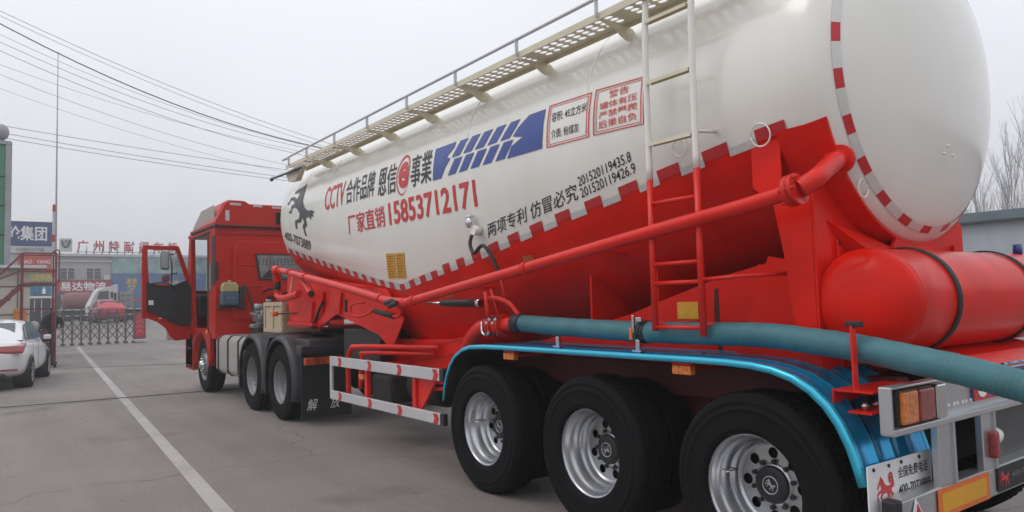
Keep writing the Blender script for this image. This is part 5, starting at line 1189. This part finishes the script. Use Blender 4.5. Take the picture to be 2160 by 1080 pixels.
mb = MB(); sign_text(mb, '易达物流', rect_fn((5.42, 74.85, 3.45), (3.55, 0, 0), (0, 0, .80)), .02); mb.build('sign_lettering', WHITETXT, p5_, recalc=False)
panel('shop_front', 3.2, 9.3, .9, 3.22, 74.93, DKGLASS, mb_)
mb = MB()
for k in range(9): mb.box((3.4+.72*k, 74.87, 2.0), (.08, .06, 2.3))
mb.build('shop_mullion', ALUW, mb_)
# painted hoarding: pale sky top, blue field
p6_ = panel('blue_hoarding', 9.45, 17.5, 1.7, 5.0, 74.86, mat('blue_hoarding', (.06, .13, .28), .5, var=.2, scale=.8), mb_)
mb = MB(); sign_text(mb, '梦', rect_fn((10.55, 74.81, 3.25), (1.0, 0, 0), (0, 0, 1.35)), .0); mb.build('sign_lettering', mat('gold_lettering', (.55, .36, .04), .5), p6_, recalc=False); mb = MB(); sign_text(mb, '梦', rect_fn((14.2, 74.81, 3.35), (.9, 0, 0), (0, 0, 1.1)), .0); mb.build('sign_lettering', MATS['gold_lettering'], p6_, recalc=False)
panel('landscape_hoarding', 9.45, 17.5, 5.02, 6.55, 74.86, mat('landscape_hoarding', (.20, .33, .33), .6, var=.55, scale=.9, dirt=.6, dcol=(.42, .46, .5), dscale=.5), mb_)
mb = MB(); mb.box((11.6, 74.8, 2.55), (2.4, .02, .24)); mb.build('red_strip', TAPE_R, p6_)
rs_ = empty('rooftop_sign', (11.3, 75.3, 6.75), 'row of large red standing characters with a silver emblem box on the shop roof', 'sign')
RC = mat('faded_red_character', (.42, .03, .05), .5)
for k, ch_ in enumerate('广州特耐得车桥'):
    mb = MB(); x0 = 6.72+1.24*k
    sign_text(mb, ch_, rect_fn((x0, 75.2, 6.98), (.88, 0, 0), (0, 0, 1.02)), .02)
    r = bmesh.ops.extrude_face_region(mb.bm, geom=mb.bm.faces[:]); bmesh.ops.translate(mb.bm, verts=[v for v in r['geom'] if isinstance(v, bmesh.types.BMVert)], vec=(0, .12, 0)); mb.build('character', RC, rs_)
mb = MB()
for k in range(7):
    x0 = 6.72+1.24*k
    for dx_ in (.1, .75): mb.bar((x0+dx_, 75.25, 6.73), (x0+dx_, 75.25, 7.5), .04); mb.bar((x0+dx_, 75.25, 7.3), (x0+dx_, 76.0, 6.73), .04)
mb.bar((6.6, 75.25, 6.95), (15.3, 75.25, 6.95), .05); mb.build('sign_frame', DARK, rs_)
mb = MB(); mb.box((5.85, 75.3, 7.55), (1.0, .25, 1.2), .08); eb = mb.build('emblem_box', mat('pale_emblem', (.46, .47, .46), .5), rs_)
mb = MB(); mb.prism([(5.48, 7.95), (5.62, 7.95), (5.78, 7.45), (5.88, 7.45), (6.08, 8.0), (6.24, 7.95), (6.10, 7.35), (5.9, 7.25), (5.7, 7.25), (5.55, 7.5)], 'xz', 75.14, 75.17); mb.prism([(5.80, 7.70), (5.88, 7.70), (5.95, 7.95), (5.76, 7.95)], 'xz', 75.14, 75.17); mb.build('emblem', mat('dark_green_emblem', (.06, .08, .07), .5), eb)

# white lorry cab and red tanker on the road
lo_ = empty('white_lorry', (6.8, 58, .862), 'white lorry tractor with grey chassis boxes on the road behind the gate', 'lorry')
mb = MB(); mb.prism([(5.85, 1.3), (5.82, 2.0), (6.05, 2.35), (6.30, 3.05), (6.6, 3.2), (7.2, 3.28), (7.55, 3.45), (7.55, 1.3)], 'xz', 57.0, 59.4, .06); mb.build('cab', mat('white_lorry_paint', (.60, .61, .63), .4), lo_)
mb = MB(); mb.prism([(6.28, 2.42), (6.42, 2.95), (7.0, 2.98), (7.0, 2.42)], 'xz', 56.97, 56.99); mb.prism([(7.1, 2.5), (7.1, 2.92), (7.28, 2.92), (7.28, 2.5)], 'xz', 56.97, 56.99); mb.build('side_window', CARGLASS, lo_)
mb = MB(); mb.box((7.4, 56.9, 2.4), (.12, .2, .9), .02); mb.box((7.7, 58, 1.35), (3.4, 2.0, .4)); mb.build('dark_trim', DARK, lo_)
mb = MB(); mb.box((8.1, 57.4, 2.1), (.85, .7, 1.6), .03); mb.build('exhaust_box', mat('grey_box', (.25, .25, .26), .5), lo_)
mb = MB()
for z in (1.9, 2.3, 2.65):
    for x in (7.9, 8.25): mb.box((x, 57.03, z), (.2, .02, .05))
mb.build('box_vent', DARK, lo_)
for x in (6.35, 8.0, 8.9):
    mb = MB()
    for y in (57.0, 59.2): mb.lathe([(-.15, 0), (-.15, .5), (.15, .5), (.15, 0)], (x, y, 1.36), 'Y', 20)
    mb.build('wheel', RUBBER, lo_)
rt_ = empty('red_tanker', (6.5, 66, .862), 'dull red tank lorry half hidden behind the white lorry', 'lorry')
mb = MB(); mb.lathe([(0, .3), (.1, .6), (.3, .75), (2.0, .75), (2.2, .5), (2.25, 0)], (4.9, 66, 2.35), 'X', 24); mb.build('tank', mat('haze_dulled_red_tank', (.20, .07, .075), .6, dirt=.5, dcol=(.2, .12, .12)), rt_)  # distance haze put into the colour: red greyed and faded
mb = MB(); mb.box((6.4, 66, 1.5), (3.2, 2.2, .35)); mb.box((7.4, 64.8, 1.5), (.5, .2, .4)); mb.build('chassis', DARK, rt_)
for x in (5.3, 6.4, 7.6):
    mb = MB()
    for y in (65, 67): mb.lathe([(-.15, 0), (-.15, .5), (.15, .5), (.15, 0)], (x, y, 1.36), 'Y', 20)
    mb.build('wheel', RUBBER, rt_)
# guard rail on the far roadside
mb = MB(); mb.box((9, 53.2, 1.72), (24, .06, .08)); mb.box((9, 53.2, 1.35), (24, .05, .06))
for k in range(13): mb.box((-3+2*k, 53.2, 1.28), (.08, .08, .9))
tag(mb.build('roadside_railing', ALUW, loc=(9, 53.2, .86)), 'pale metal railing along the road behind the folding gate', 'railing')

# ================================================================== RIGHT: LOW WAREHOUSE AND BARE TREES
wr = empty('warehouse', (28, 8, 0), 'low pale warehouse with a blue-grey roof edge behind the tank rear', 'building')
mb = MB(); mb.box((30, 5, 1.95), (10, 70, 3.9)); mb.build('wall', mat('pale_blue_grey_wall', (.37, .40, .44), .75, var=.06, dirt=.15, dcol=(.3, .31, .33), dscale=.3, stretch=(1, 1, .2)), wr)
mb = MB(); mb.box((24.93, 5, 3.78), (.22, 70.2, .30), .02); mb.build('roof_edge', mat('slate_blue_trim', (.10, .145, .18), .5, dirt=.3), wr)
mb = MB(); mb.box((24.86, 5, 3.60), (.14, 70.2, .07)); mb.build('gutter', DARK, wr)
mb = MB(); mb.prism([(24.9, 3.93), (35, 3.93), (30, 4.1)], 'xz', -30, 40); mb.build('roof', mat('roof_sheet', (.2, .23, .26), .6), wr)
BARK = mat('pale_bark', (.23, .215, .21), .8, var=.2)
def bare_tree(x, y, h, seed, label):
    rnd = random.Random(seed); mb = MB()
    def grow(p, d, ln, r, dep):
        pts = [p]; q = p
        for k in range(3):
            q = q+d*(ln/3); d = (d+Vector((rnd.uniform(-.10, .10), rnd.uniform(-.10, .10), .07))).normalized(); pts.append(q)
        mb.tube(pts, [r, r*.88, r*.76, r*.62], 6 if dep < 2 else 4, cap=False)
        if dep >= 4: return
        for k in range(2 if dep else 1):
            dd = (d+Vector((rnd.uniform(-.28, .28), rnd.uniform(-.28, .28), rnd.uniform(.1, .4)))).normalized(); grow(q, dd, ln*rnd.uniform(.62, .82), r*.6, dep+1)
        for k in range(4 if dep < 3 else 3):
            i = rnd.randint(1, 2); a = rnd.uniform(0, 6.28); dd = Vector((cos(a)*.38, sin(a)*.38, .92)).normalized(); grow(pts[i], dd, ln*rnd.uniform(.4, .65), r*.42, dep+1 if dep else 2)
    grow(Vector((x, y, 0)), Vector((0, 0, 1)), h*.34, .13, 0)
    return tag(mb.build('bare_tree', BARK, loc=(x, y, 0)), label, 'tree', 'bare poplars behind the warehouse')
TL = ['bare poplar nearest the tank, its trunk low over the warehouse roof', 'thin bare poplar second from the tank behind the warehouse', 'bare poplar with a clear straight trunk, third from the tank', 'tall bare poplar fourth from the tank with upright branches', 'dense twiggy bare poplar fifth from the tank', 'tallest bare poplar of the front row behind the warehouse', 'last bare poplar of the front row, farthest from the tank', 'fainter bare poplar in the rear row, closest to the tank', 'fainter rear-row poplar just right of the tank head', 'fainter rear-row poplar in the middle of the clump', 'fainter rear-row poplar with crossing twigs, fourth from the tank', 'fainter rear-row poplar furthest from the tank']
for i, (x, y, h) in enumerate(((84, 36.2, 15.5), (86, 34.6, 15.0), (84, 32.0, 18.0), (87, 30.8, 19.0), (84, 27.8, 19.0), (86, 26.4, 20.5), (85, 24.0, 19.0), (95, 37.6, 17.0), (96, 35.4, 19.0), (94, 32.8, 20.0), (96, 30.4, 20.5), (95, 28.0, 21.0))): bare_tree(x, y, h, 30+i, TL[i])

# ================================================================== OVERHEAD CABLES
def cable(z0, z1, sag, r, i, label, x0=-24, x1=64, y0=37., y1=46.):
    # heights given where the cable passes x=0.45 and x=15 on the way
    s_ = (z1-z0)/14.5; pts = []
    for k in range(65):
        f = k/64; x = x0+(x1-x0)*f; u = (x-.45)/14.5
        z = z0+(z1-z0)*u-sag*4*u*(1-u)
        if u > 1: z = z1+(z1-z0+4*sag)*.9*(1-math.exp(-(u-1)/.9))      # levels off towards the next span
        pts.append((x, 40, z))
    mb = MB(); mb.tube(pts, r, 5); o = mb.build('overhead_cable', CABLE, loc=(0, 40, z0)); tag(o, label, 'cable', 'overhead cables crossing the sky'); return o
CABLE = mat('cable_black', (.03, .03, .035), .6)
cable(15.45, 11.22, .30, .012, 0, 'uppermost thin overhead cable crossing the sky')
cable(15.22, 10.95, .30, .010, 1, 'thin overhead cable just under the uppermost one')
cable(14.85, 10.75, .62, .028, 2, 'thickest black overhead cable, third from the top')
cable(14.35, 10.70, .50, .009, 3, 'faint overhead cable just below the thickest one')
cable(14.0, 10.55, .52, .011, 4, 'thin overhead cable, fifth counted from the top')
cable(13.6, 10.1, .50, .012, 5, 'thin overhead cable, sixth counted from the top')
cable(12.95, 10.3, .35, .008, 6, 'faint flatter overhead cable crossing its neighbours')
cable(12.5, 9.35, .42, .009, 7, 'faint overhead cable, eighth counted from the top')
cable(11.85, 8.9, .35, .007, 8, 'faintest overhead cable, above the lowest three')
cable(10.15, 9.15, .08, .012, 9, 'upper of the three lowest overhead cables')
cable(9.82, 8.72, .10, .012, 10, 'middle of the three lowest overhead cables')
cable(9.6, 8.55, .12, .012, 11, 'lowest overhead cable of all')

# ================================================================== HAZE
hz = bpy.data.materials.new('haze'); hz.use_nodes = True; n = hz.node_tree; n.nodes.clear()
o_ = n.nodes.new('ShaderNodeOutputMaterial'); pv = n.nodes.new('ShaderNodeVolumePrincipled'); pv.inputs['Color'].default_value = (.93, .94, .97, 1); pv.inputs['Density'].default_value = HAZE; pv.inputs['Anisotropy'].default_value = .2
n.links.new(pv.outputs[0], o_.inputs['Volume'])
mb = MB(); mb.box((0, 70, 9), (640, 700, 20)); h_ = mb.build('haze', hz); tag(h_, 'pale grey winter haze over the whole yard', 'haze', kind='stuff'); h_.display_type = 'WIRE'
